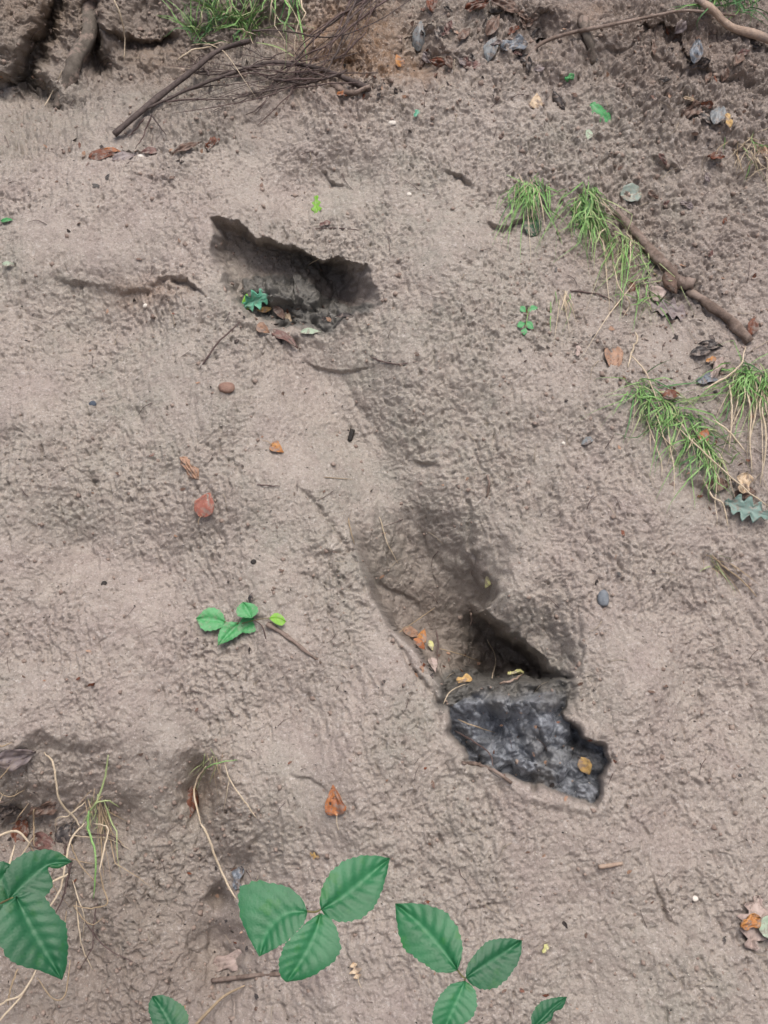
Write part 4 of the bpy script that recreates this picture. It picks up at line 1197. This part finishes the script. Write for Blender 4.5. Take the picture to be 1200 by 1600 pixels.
# mid bank
GL("fallen_leaf", "small orange birch leaf with dark holes on open mud", "leaf", 433, 702, 23, -30, 'birch', 'amber', .9, holes=3, stalk=14)
GL("fallen_leaf", "curled tan leaf with a hole, above the pinkish red leaf", "leaf", 296, 732, 42, -55, 'scrap', 'tan', .55, crumple=.08, roll=.8, holes=1)
GL("fallen_leaf", "flat pinkish red oval leaf left of mid bank", "leaf", 321, 789, 42, 70, 'ovate', 'pink', .8, stalk=12)
GL("dead_leaf", "small dark slate leaf half sunk in mud right of mid bank", "leaf", 920, 689, 26, 30, 'ovate', 'slate', .5, h=.002)
GL("fallen_leaf", "pale tan weathered leaf at the left end of the right grass bank", "leaf", 957, 560, 46, -80, 'ovate', 'tan', .7, crumple=.05, stalk=12)
GL("dead_leaf", "tiny pinkish leaf bit left of the pale tan weathered leaf", "leaf", 902, 549, 18, 80, 'scrap', 'palepink', .6)
GL("dead_leaf", "red brown leaf in the grass left of the fallen branch", "leaf", 985, 451, 22, -80, 'ovate', 'rust', .7, stand=.3)
GL("fallen_leaf", "pale pinkish tan leaf below the fallen branch knot", "leaf", 1029, 459, 30, 20, 'birch', 'palepink', .9, h=.01, stand=.4)
GL("dead_leaf", "brown folded leaf leaning on the fallen branch", "leaf", 1047, 443, 38, -60, 'ovate', 'brown', .6, h=.01, roll=.8, stand=.3)
GL("dead_leaf", "large wet mauve grey leaf below the fallen branch", "leaf", 1048, 488, 66, -10, 'oak', 'mauve', .62, crumple=.04, h=.006)
GL("dead_leaf", "rust red leaf at the lower end of the fallen branch", "leaf", 1176, 510, 30, 80, 'ovate', 'rust', .6, stand=.3)
GL("dead_leaf", "dark strip leaf on soil under the fallen branch end", "leaf", 1110, 540, 40, -5, 'lance', 'dark', .4, crumple=.06)
GL("dead_leaf", "blue black leaf above the right grass tufts", "leaf", 1104, 596, 32, 20, 'scrap', 'bluegrey', .8, h=.006)
GL("dead_leaf", "pinkish brown curled leaf above the blue black leaf", "leaf", 1120, 577, 40, 60, 'scrap', 'palepink', .5, crumple=.1, roll=.8, h=.01)
GL("fallen_leaf", "small orange scrap beside the pinkish brown curled leaf", "leaf", 1108, 565, 17, 20, 'scrap', 'amber', .6, h=.012)
GL("dead_leaf", "dark brown leaf left of the pinkish curled leaf", "leaf", 1095, 552, 36, 10, 'ovate', 'dark', .5, h=.008)
GL("dead_leaf", "red brown leaf half hidden in the large grass tuft", "leaf", 1047, 621, 28, 10, 'ovate', 'rust', .7, h=.01)
GL("fallen_leaf", "orange leaf low in the large grass tuft", "leaf", 1098, 682, 24, 60, 'birch', 'orange', .8, h=.012)
GL("dead_leaf", "brown leaf beneath the lower end of the large grass tuft", "leaf", 1122, 757, 38, 0, 'ovate', 'brown', .6, h=.004)
GL("fallen_leaf", "cream and brown crumpled leaf above the grey oak leaf", "leaf", 1162, 757, 34, 80, 'scrap', 'cream', .8, crumple=.1, h=.012)
GL("dead_leaf", "brown crumpled leaf under the cream one above the grey oak leaf", "leaf", 1164, 773, 36, 10, 'scrap', 'brown', .7, crumple=.1, h=.006)
GL("oak_leaf", "dull blue green oak leaf with rounded lobes at the right edge", "leaf", 1165, 796, 72, 160, 'oak', 'oakblue', .62, h=.012, crumple=.03, stand=.3)
GL("fallen_leaf", "yellow green little leaf with a stalk above the lower hole", "leaf", 764, 910, 20, -120, 'birch', 'lemon', .7, stalk=20, stalk_mat='grasspale', stand=.4)
# in the lower hole
GL("fallen_leaf", "brown tan leaf at the left rim inside the lower hole", "leaf", 640, 990, 30, -20, 'ovate', 'tan', .6, h=.008, stand=.4)
GL("fallen_leaf", "orange leaf, highest of the orange ones in the lower hole", "leaf", 658, 995, 24, 70, 'birch', 'amber', .7, h=.010, stand=.4)
GL("fallen_leaf", "deep orange leaf below the tan one at the left rim of the lower hole", "leaf", 652, 1010, 26, -40, 'ovate', 'orange', .6, h=.010, stand=.4)
GL("fallen_leaf", "small pale greenish leaf right of the orange leaves in the lower hole", "leaf", 672, 1011, 16, -70, 'ovate', 'lemon', .6, h=.010, stand=.4)
GL("fallen_leaf", "pinkish cream scrap low on the left rim of the lower hole", "leaf", 674, 1042, 24, -70, 'birch', 'palepink', .7, h=.010, stand=.5)
GL("fallen_leaf", "yellow orange crumpled leaf on the mud shelf above the wet pocket", "leaf", 727, 1067, 24, 10, 'scrap', 'yellow', .8, crumple=.1, h=.010, stand=.4)
GL("green_leaf", "small olive leaf at the back right of the mud shelf", "leaf", 806, 1055, 26, 10, 'scrap', 'lemon', .5, h=.006, crumple=.09)
GL("fallen_leaf", "plain yellow leaf lying on the wet black mud pocket", "leaf", 914, 1194, 31, -65, 'ovate', 'yellow', .72, h=.012, stand=.4)
# lower bank
GL("fallen_leaf", "orange leaf with dark holes lying low on the bank", "leaf", 524, 1250, 48, 100, 'birch', 'orange', .75, holes=4, crumple=.05, stalk=22, stalk_mat='straw')
GL("fallen_leaf", "little yellow leaf bit above the large bramble leaf", "leaf", 493, 1336, 16, -20, 'maple', 'yellow', .8)
GL("fallen_leaf", "cream maple shaped leaf between the two bramble leaves", "leaf", 556, 1516, 26, 110, 'maple', 'cream', .85, stalk=14, stalk_mat='straw')
GL("dead_leaf", "dark blue black leaf scrap above the left bramble leaflet", "leaf", 374, 1372, 38, 80, 'scrap', 'bluegrey', .65, crumple=.09)
GL("dead_leaf", "long rust brown leaf curled in a muddy hollow, lower left", "leaf", 298, 1248, 60, 85, 'lance', 'rust', .45, roll=.8, h=.006)
GL("dead_leaf", "red brown leaf in the hollow at the lower left edge", "leaf", 32, 1298, 50, 75, 'ovate', 'rust', .55, crumple=.07)
GL("dead_leaf", "dark grey leaf under the dry stalks at lower left", "leaf", 106, 1303, 48, 60, 'ovate', 'dark', .7, crumple=.05)
GL("dead_leaf", "dark brown leaf in the lower left hollow, above the grey one under the stalks", "leaf", 70, 1262, 46, 20, 'scrap', 'brown', .6, crumple=.08)
GL("dead_leaf", "blackish wet leaf at the left edge above the red brown leaf in the hollow", "leaf", 12, 1262, 48, -10, 'ovate', 'dark', .6, crumple=.07)
GL("dead_leaf", "maroon leaf between the dark grey leaf and the lowest left bramble leaflets", "leaf", 72, 1318, 44, -30, 'ovate', 'maroon', .6, crumple=.07)
GL("dead_leaf", "large mauve grey leaf under the lip at the left edge", "leaf", 24, 1182, 66, 10, 'ovate', 'mauve', .6, crumple=.05)
GL("dead_leaf", "pale pinkish brown leaf behind the bottom left bramble leaflet", "leaf", 362, 1503, 54, 10, 'scrap', 'palepink', .65, crumple=.04)
GL("fallen_leaf", "large pinkish white lobed leaf at the lower right edge", "leaf", 1176, 1440, 84, 80, 'oak', 'palepink', .72, crumple=.06, h=.006, curl=.1)
GL("fallen_leaf", "orange brown crumpled scrap on the pinkish white leaf", "leaf", 1165, 1440, 34, 25, 'scrap', 'amber', .75, crumple=.12, h=.018)
GL("green_leaf", "pale green leaf half over the pinkish white leaf at right edge", "leaf", 1198, 1446, 44, 15, 'round', 'paleg', .85, h=.020)
GL("fallen_leaf", "tiny yellow green scrap right of the bramble leaves", "leaf", 851, 1481, 16, 60, 'scrap', 'lemon', .7)
GL("green_leaf", "tiny pale green leaf bit at the left edge of the upper bank", "leaf", 13, 414, 18, 5, 'ovate', 'paleg', .5)
GL("green_leaf", "tiny fresh green leaf bit at the left edge below the ledge", "leaf", 12, 346, 18, 10, 'ovate', 'fresh', .5)
GL("dead_leaf", "dry orange brown leaf in thin grass at the right edge", "leaf", 1190, 238, 34, -30, 'ovate', 'tan', .5, crumple=.07)
GL("green_leaf", "broad dark green leaf under the upper middle grass tuft", "leaf", 832, 356, 30, -80, 'round', 'deep', .9, h=.006)

rg = random.Random(77)
for i in range(46):
    x, y = (rg.uniform(640, 860), rg.uniform(4, 112)) if i < 26 else (rg.uniform(980, 1200), rg.uniform(30, 130)) if i < 38 else (rg.uniform(1010, 1180), rg.uniform(240, 420))
    GL("leaf_scrap", "small dull scrap of rotting leaf in the churned soil along the top and upper right", "leaf", x, y, rg.uniform(13, 28), rg.uniform(0, 360), rg.choice(('scrap', 'ovate', 'lance')), rg.choice(('dark', 'brown', 'brown', 'rust', 'mauve', 'maroon')), rg.uniform(.35, .7),
       crumple=.08, h=.005, stand=rg.uniform(0, .4), group="rotting leaf scraps in the churned soil")
# ------------------------------------------------------------------ pebbles
pebble("brown_pebble", "smooth reddish brown pebble below the upper hole", 353, 607, 28, 23, 'pebblebrown')
pebble("blue_black_pebble", "tiny shiny blue black pebble at the left of the bank", 145, 631, 14, 11, 'pebbleblue')
pebble("slate_pebble", "slate grey pebble right of the lower hole", 943, 936, 20, 30, 'pebbleslate')
pebble("white_pebble", "white chip on grey mud near the top centre", 613, 193, 13, 9, 'pebblewhite')
pebble("white_pebble", "tiny white stone right above the upper hole", 639, 304, 8, 7, 'pebblewhite')
pebble("white_pebble", "white crumb among brown leaves on the ledge", 222, 245, 15, 9, 'pebblewhite')
pebble("white_pebble", "tiny white stone under the small scarp left of the upper hole", 227, 478, 9, 8, 'pebblewhite')
pebble("white_pebble", "tiny white stone right of the dark slate leaf", 880, 693, 7, 7, 'pebblewhite')
pebble("white_pebble", "pale round stone on the lower right mud", 1086, 1404, 10, 10, 'pebblewhite')
for (x, y, w, h, lb) in [(590, 1040, 0, 0, ''), (396, 878, 10, 9, "tiny dark stone above the green seedling"), (162, 912, 11, 9, "tiny dark stone in mud left of the green seedling"), (1136, 1090, 0, 0, '')]:
    if w:
        pebble("dark_pebble", lb, x, y, w, h, 'black')

# ------------------------------------------------------------------ grass
grass_tuft("dense green grass tuft hanging over a mud edge, upper right of centre", [(812, 292), (830, 284), (842, 296)],
           [("green_blades", 'grass', 75, 66, -95, 24, .5, .014, 2.6), ("dark_blades", 'grassdk', 26, 60, -92, 22, .5, .010, 2.6), ("dry_blades", 'straw', 20, 85, -80, 22, .6, .014, 2.0)])
grass_tuft("wide bright green grass tuft above the fallen branch", [(900, 302), (918, 298), (912, 330), (930, 345)],
           [("green_blades", 'grass', 105, 66, -85, 32, .5, .016, 2.6), ("dark_blades", 'grassdk', 30, 60, -85, 30, .5, .010, 2.4), ("pale_blades", 'grasspale', 24, 80, -70, 30, .6, .018, 2.2), ("dry_blades", 'straw', 17, 100, -70, 25, .6, .014, 2.0)])
grass_tuft("loose green and straw coloured grass tuft left of the fallen branch", [(950, 360), (965, 385), (990, 370), (1005, 420)],
           [("green_blades", 'grass', 36, 70, -100, 30, .5, .016, 2.4), ("pale_blades", 'grasspale', 26, 80, -95, 28, .5, .016, 2.2), ("dry_blades", 'straw', 20, 95, -90, 28, .6, .014, 2.4)],
           extra=[("dry_stalk", 'straw', [(957, 418, .012), (965, 450, .014), (980, 472, .014), (982, 482, .01), (972, 497, .006)], 3, 2, .01)])
grass_tuft("few thin grass blades on bare mud below the wide bright tuft", [(880, 455), (886, 470)],
           [("green_blades", 'grass', 7, 50, -85, 10, .5, .006, 2.2), ("dry_blades", 'straw', 14, 60, -80, 14, .5, .008, 2.2)])
grass_tuft("small green spray of grass beside the pinkish tan leaf", [(1008, 470), (1016, 440)],
           [("green_blades", 'grass', 20, 44, -60, 60, .4, .014, 2.4), ("pale_blades", 'grasspale', 6, 50, -60, 60, .4, .014, 2.0)])
grass_tuft("large thick grass tuft at the right, with arching straw stems", [(1000, 600), (1020, 625), (1050, 640), (1080, 660), (1105, 690), (1118, 725)],
           [("green_blades", 'grass', 140, 70, -100, 55, .35, .022, 2.8), ("dark_blades", 'grassdk', 80, 66, -90, 50, .35, .014, 2.8), ("pale_blades", 'grasspale', 45, 72, -80, 55, .4, .022, 2.4), ("dry_blades", 'straw', 34, 95, -80, 30, .5, .018, 2.4)],
           extra=[("dry_stalk", 'straw', [(1008, 648, .01), (1020, 690, .014), (1032, 722, .01), (1034, 745, .004)], 3, 2, .01), ("dry_stalk", 'straw', [(980, 575, .004), (987, 550, .014), (993, 534, .02), (990, 524, .02)], 5, 4, .01),
                  ("dry_stalk", 'straw', [(985, 558, .01), (1003, 580, .016), (1015, 605, .016), (1030, 640, .01)], 4, 3, .01), ("dry_stalk", 'straw', [(1100, 612, .014), (1130, 598, .03), (1152, 575, .03), (1164, 545, .02)], 5, 3.5, .01),
                  ("dry_stalk", 'straw', [(1112, 660, .02), (1135, 680, .03), (1165, 710, .02)], 5, 4, .01), ("dry_stalk", 'straw', [(1060, 675, .02), (1100, 715, .03), (1150, 755, .03), (1200, 792, .02)], 4, 3.5, .01),
                  ("dry_stalk", 'straw', [(1138, 606, .02), (1139, 650, .024), (1137, 708, .014)], 5, 4, .01), ("dry_stalk", 'straw', [(1098, 748, .01), (1115, 775, .02), (1130, 790, .02), (1136, 825, .01)], 5, 3, .01)])
grass_tuft("grass tuft with long drooping straw blades at the right edge", [(1150, 590), (1175, 580), (1205, 600)],
           [("green_blades", 'grass', 85, 70, -110, 45, .4, .022, 2.8), ("dark_blades", 'grassdk', 34, 70, -95, 35, .4, .014, 2.8), ("pale_blades", 'grasspale', 18, 90, -95, 25, .5, .018, 2.4), ("dry_blades", 'straw', 31, 140, -92, 12, .4, .016, 3.0)],
           extra=[("dry_stalk", 'straw', [(1165, 615, .02), (1172, 645, .02), (1170, 690, .016), (1174, 740, .008)], 5, 3, .01), ("dry_stalk", 'straw', [(1190, 640, .02), (1194, 690, .02), (1187, 760, .01)], 5, 3, .01)])
grass_tuft("tall green grass tuft at the top, left of the twig bundle", [(300, 60), (325, 50), (352, 20), (372, 40), (395, 60)],
           [("green_blades", 'grass', 70, 70, 95, 30, .15, .03, 2.8), ("pale_blades", 'grasspale', 26, 75, 80, 40, .2, .03, 2.4), ("dark_blades", 'grassdk', 55, 55, 110, 60, .25, .02, 2.8), ("dry_blades", 'straw', 27, 80, 70, 40, .2, .03, 2.4)],
           extra=[("dry_stalk", 'straw', [(278, 96, .01), (300, 84, .02), (333, 78, .02)], 4, 3, .01)])
grass_tuft("few long hanging grass blades at the top edge above the twigs", [(415, -8), (440, -12), (462, -8)],
           [("green_blades", 'grass', 12, 90, -80, 14, .5, .05, 3.2), ("dark_blades", 'grassdk', 10, 60, -90, 20, .5, .03, 3.2), ("dry_blades", 'straw', 8, 80, -70, 14, .5, .05, 2.6)])
grass_tuft("thin half dry grass at the right edge, high up", [(1150, 232), (1175, 225), (1195, 250)],
           [("green_blades", 'grass', 12, 36, -70, 60, .3, .012, 2.2), ("dry_blades", 'straw', 37, 50, -70, 50, .4, .014, 2.0), ("old_blades", 'strawdark', 14, 50, -70, 50, .4, .012, 2.0)])
grass_tuft("dark green grass at the top right corner", [(1095, 6), (1120, 2), (1150, 4), (1185, 8)],
           [("dark_blades", 'grassdk', 90, 36, 90, 70, .2, .03, 3.0), ("green_blades", 'grass', 34, 36, 80, 60, .3, .03, 2.6)])
grass_tuft("short dead grass wisp in a crack low on the right", [(1112, 872), (1130, 885)],
           [("pale_blades", 'grasspale', 9, 36, -50, 30, .3, .006, 1.8), ("dry_blades", 'strawdark', 12, 42, -45, 25, .3, .008, 1.8)],
           extra=[("dry_stalk", 'strawdark', [(1112, 868, .004), (1132, 886, .006), (1160, 908, .006), (1182, 932, .002)], 4, 3, .005)])
grass_tuft("fine pale grass wisps hanging from the mud lip, lower left of centre", [(318, 1185), (330, 1182), (345, 1190)],
           [("pale_blades", 'grasspale', 12, 45, -100, 30, .5, .008, 1.8), ("old_blades", 'strawdark', 8, 55, -90, 20, .5, .008, 1.8)],
           extra=[("dry_stalk", 'straw', [(326, 1196, .01), (313, 1212, .02), (314, 1240, .03), (324, 1282, .03)], 4, 5, .02), ("dry_stalk", 'straw', [(324, 1282, .03), (336, 1308, .03), (350, 1358, .03), (375, 1405, .02)], 6, 5, .02),
                  ("green_stalk", 'grass', [(324, 1200, .012), (338, 1194, .02), (352, 1192, .02), (372, 1188, .006)], 4, 2, .01), ("dry_stalk", 'straw', [(352, 1192, .01), (362, 1218, .014), (385, 1250, .02), (403, 1277, .014)], 2.6, 4, .01),
                  ("dry_stalk", 'straw', [(362, 1215, .014), (358, 1240, .014), (350, 1268, .006)], 2, 1.4, .01)])
grass_tuft("upright green stalk among bent straw stems at the lower left", [(150, 1275), (158, 1240)],
           [("pale_blades", 'grasspale', 12, 70, -95, 18, .4, .02, 2.4), ("old_blades", 'strawdark', 30, 90, -92, 30, .4, .016, 2.4)],
           extra=[("green_stalk", 'grasspale', [(170, 1178, .01), (166, 1210, .02), (158, 1245, .03), (148, 1262, .04)], 4, 6, .02), ("green_stalk", 'grass', [(148, 1258, .04), (146, 1290, .045), (147, 1340, .04), (149, 1402, .01)], 6.5, 4, .03),
                  ("green_stalk", 'grasspale', [(148, 1262, .04), (162, 1244, .045), (178, 1244, .04), (190, 1256, .02)], 4, 3, .03), ("dry_stalk", 'straw', [(72, 1174, .01), (90, 1195, .03), (100, 1236, .04), (122, 1268, .04), (130, 1286, .03)], 5, 5, .03),
                  ("dry_stalk", 'straw', [(140, 1278, .05), (128, 1312, .06), (115, 1355, .06), (100, 1392, .06), (78, 1430, .05)], 5, 5, .05), ("dry_stalk", 'straw', [(118, 1362, .06), (90, 1378, .07), (50, 1397, .08)], 6, 5, .05),
                  ("dry_stalk", 'straw', [(50, 1397, .10), (38, 1370, .10), (24, 1338, .09)], 7, 6, .05), ("dry_stalk", 'straw', [(-10, 1310, .08), (20, 1318, .08), (58, 1334, .06)], 7, 5, .05),
                  ("dry_stalk", 'straw', [(152, 1280, .04), (174, 1296, .05), (168, 1328, .05), (159, 1365, .05)], 3, 5, .04), ("dry_stalk", 'strawdark', [(159, 1365, .05), (166, 1390, .04), (170, 1410, .03), (150, 1416, .03), (122, 1412, .03)], 4, 3, .03),
                  ("dry_stalk", 'strawdark', [(122, 1412, .03), (135, 1432, .03), (150, 1440, .02), (165, 1430, .01)], 3, 2, .02), ("dry_stalk", 'strawdark', [(55, 1262, .01), (60, 1290, .03), (58, 1330, .03)], 5, 3, .02),
                  ("dry_stalk", 'straw', [(64, 1512, .05), (40, 1545, .05), (15, 1565, .05), (-15, 1585, .04)], 5, 5, .04), ("dry_stalk", 'straw', [(62, 1520, .05), (30, 1562, .05), (0, 1600, .05)], 5, 5, .04),
                  ("dry_stalk", 'strawdark', [(66, 1524, .04), (85, 1556, .03), (106, 1556, .03), (108, 1500, .03)], 3, 4, .03), ("dry_stalk", 'strawdark', [(36, 1510, .05), (26, 1545, .05), (18, 1570, .04)], 5, 4, .03),
                  ("dry_stalk", 'strawdark', [(-5, 1215, .02), (8, 1205, .03), (16, 1192, .02)], 4, 3, .02), ("dry_stalk", 'strawdark', [(-8, 1166, .02), (8, 1163, .02), (20, 1158, .01)], 5, 2, .02)])

rg = random.Random(91)
tangle = empty("dry_stem_tangle", ray(70, 1300), "tangle of fine dead stems in the hollow at the lower left edge", "dead stems")
for i in range(22):
    x, y, a = rg.uniform(-10, 170), rg.uniform(1190, 1470), rg.uniform(0, 3.14); L = rg.uniform(40, 120); b = a + rg.uniform(-.7, .7)
    stick("stem", None, None, [(x, y, .006), (x + L * .35 * math.cos(a), y + L * .35 * math.sin(a), rg.uniform(.012, .035)), (x + L * .65 * math.cos(a), y + L * .65 * math.sin(a) + rg.gauss(0, 4), rg.uniform(.012, .035)), (x + L * .65 * math.cos(a) + L * .35 * math.cos(b), y + L * .65 * math.sin(a) + L * .35 * math.sin(b), .004)],
          rg.uniform(2.2, 4.2), rg.uniform(1.2, 2.2), rg.choice(('strawdark', 'strawdark', 'straw', 'twig')), .02, .1, 1, 5, parent=tangle)
# little leafy weed below the grass
p = lift(822, 495, .004)
o = empty("small_weed", p, "tiny upright leafy weed on bare mud, right of the upper hole", "weed")
stem_tube("stem", o, [lift(820, 518, 0), lift(822, 500, .008), lift(824, 482, .014)], .0010, .0007, 'grass')
for mid, e1, e2 in [([(823, 486), (832, 482), (841, 480)], [(823, 486), (831, 477), (841, 480)], [(823, 486), (833, 488), (841, 480)]), ([(822, 488), (816, 482), (813, 478)], [(822, 488), (813, 486), (813, 478)], [(822, 488), (820, 479), (813, 478)]),
                    ([(821, 505), (813, 508), (807, 510)], [(821, 505), (812, 502), (807, 510)], [(821, 505), (815, 512), (807, 510)]), ([(822, 502), (829, 508), (834, 514)], [(822, 502), (831, 503), (834, 514)], [(822, 502), (824, 512), (834, 514)]),
                    ([(821, 512), (818, 518), (819, 524)], [(821, 512), (814, 517), (819, 524)], [(821, 512), (824, 518), (819, 524)])]:
    cx, cy = mid[1]
    shaped_leaf("leaf", o, mid, e1, e2, (lift(cx, cy, .012) - CAM).length, facing(cx, cy, 0, .5), 'grass' if 'grass' in LM else 'fresh', ns=10, nt_=3, serr=.0, nveins=4)

# ------------------------------------------------------------------ uncountable crumbs of soil and shreds of root
rg = random.Random(21)
g = Geo()
for i in range(2600):
    while True:
        x, y = rg.uniform(-30, 1230), rg.uniform(5, 1620)
        wgt = 0.25 + (1.0 if y < 200 else 0) + (0.8 if x > 780 and y < 620 else 0) + (0.8 if x < 420 and y > 1180 else 0)
        if rg.random() < wgt:
            break
    p = ray(x, y); s = mpp(p) * rg.choice((2.2, 2.8, 3.5, 4.5, 6.5)) * rg.uniform(.7, 1.2)
    a = [Vector((rg.uniform(-1, 1), rg.uniform(-1, 1), rg.uniform(-1, 1))).normalized() * s * rg.uniform(.6, 1.1) for _ in range(2)]
    ex = Vector((1, 0.2, 0)); vs = []
    M = Matrix.Rotation(rg.uniform(0, 6.28), 3, a[0].normalized())
    for dx, dy, dz in ((1, 0, 0), (-1, 0, 0), (0, 1, 0), (0, -1, 0), (0, 0, 1), (0, 0, -1)):
        vs.append(p + M @ Vector((dx * s * rg.uniform(.5, 1), dy * s * rg.uniform(.5, 1), dz * s * rg.uniform(.4, .8))))
    g.add(vs, [(0, 2, 4), (2, 1, 4), (1, 3, 4), (3, 0, 4), (2, 0, 5), (1, 2, 5), (3, 1, 5), (0, 3, 5)])
me = g.mesh("soil_crumbs")
o = link("soil_crumbs", me, plain_mat("crumb", (0.22, 0.165, 0.138), (0.33, 0.265, 0.225), .85, 40))
o["kind"] = "stuff"; o["label"] = "loose crumbs of clay scattered over the bank"
g = Geo(); g2 = Geo()
for i in range(260):
    while True:
        x, y = rg.uniform(-10, 1210), rg.uniform(60, 1590)
        if rg.random() < 0.35 + (0.6 if y < 260 else 0) + (0.5 if x > 850 and y < 800 else 0):
            break
    a = rg.uniform(0, 6.28); L = rg.uniform(4, 17); b = a + rg.uniform(-.6, .6)
    P = [lift(x, y, .002), lift(x + L * math.cos(a), y + L * math.sin(a), .004), lift(x + L * (math.cos(a) + math.cos(b)), y + L * (math.sin(a) + math.sin(b)), .002)]
    if (P[0] - P[2]).length > .09:
        continue
    r_ = mpp(P[0]) * rg.uniform(.35, .75)
    (g if rg.random() < .55 else g2).add(*tube_geo(spline(P, 5), r_, r_ * .6, 4, .1, i))
for gg, nm, m in ((g, "dark_root_shreds", 'twig'), (g2, "pale_straw_shreds", 'shred')):
    o = link(nm, gg.mesh(nm), WM[m]); o["kind"] = "stuff"; o["label"] = "fine shreds of root and straw trodden in the clay"

rg = random.Random(41)
g = Geo(); g2 = Geo()
for i in range(1500):
    x, y = rg.uniform(-30, 1230), rg.uniform(5, 1620)
    p = ray(x, y) + Vector((0, -.0005, .0008)); s = mpp(p) * rg.uniform(.7, 2.0)
    M = Matrix.Rotation(rg.uniform(0, 6.28), 3, 'Z') @ Matrix.Rotation(rg.uniform(0, 6.28), 3, 'X')
    q = [p + M @ Vector(v) * s for v in ((1.6, 0, 0), (-.3, .7, .1), (-1.4, 0, 0), (.2, -.6, 0), (0, .1, .6))]
    (g if rg.random() < .6 else g2).add(q, [(0, 1, 4), (1, 2, 4), (2, 3, 4), (3, 0, 4), (3, 2, 1, 0)])
for gg, nm, m, lb in ((g, "dark_litter_specks", 'black', "dark specks of rotten leaf in the clay"), (g2, "pale_grit", 'pebblewhite', "pale grit in the clay")):
    o = link(nm, gg.mesh(nm), WM[m]); o["kind"] = "stuff"; o["label"] = lb

rg = random.Random(63)
gs = {k: Geo() for k in ('brown', 'rust', 'tan', 'dark')}
spots = [(700, 70, 120, 45), (1080, 90, 110, 60), (1100, 180, 60, 20), (1090, 580, 70, 60), (1130, 760, 50, 30), (40, 1290, 60, 40), (460, 500, 70, 18), (700, 1045, 60, 18), (830, 1160, 70, 50), (200, 240, 110, 10), (560, 135, 60, 15), (1060, 440, 60, 60), (360, 1480, 50, 60)]
for i in range(520):
    if rg.random() < .68:
        a, b, ra, rb = rg.choice(spots); x, y = rg.gauss(a, ra), rg.gauss(b, rb)
    else:
        x, y = rg.uniform(0, 1200), rg.uniform(60, 1590)
    if not (-20 < x < 1220 and 4 < y < 1600):
        continue
    p, n = frame(x, y, 6); s_ = mpp(p) * rg.uniform(2, 6.5)
    M = orient(Vector((rg.gauss(0, 1), rg.gauss(0, 1), rg.gauss(0, 1))), (n + Vector((rg.gauss(0, .4), rg.gauss(0, .4), rg.gauss(0, .4)))).normalized()).to_3x3()
    q = [p + n * .001 + M @ Vector(v) * s_ for v in ((-1.1, -.1, 0), (-.4, .55 * rg.uniform(.6, 1.2), .15), (.5, .5, .05), (1.2, rg.uniform(-.3, .3), .25), (.4, -.5, .1), (-.5, -.45 * rg.uniform(.6, 1.3), .2))]
    gs[rg.choice(('brown', 'brown', 'rust', 'tan', 'dark', 'dark'))].add(q, [(0, 1, 5), (1, 2, 4, 5), (2, 3, 4)])
for k, nm in (('brown', "brown_leaf_crumbs"), ('rust', "rusty_leaf_crumbs"), ('tan', "tan_leaf_crumbs"), ('dark', "dark_leaf_crumbs")):
    o = link(nm, gs[k].mesh(nm), LM[k]); o["kind"] = "stuff"; o["label"] = "tiny broken crumbs of leaf trodden in the clay"
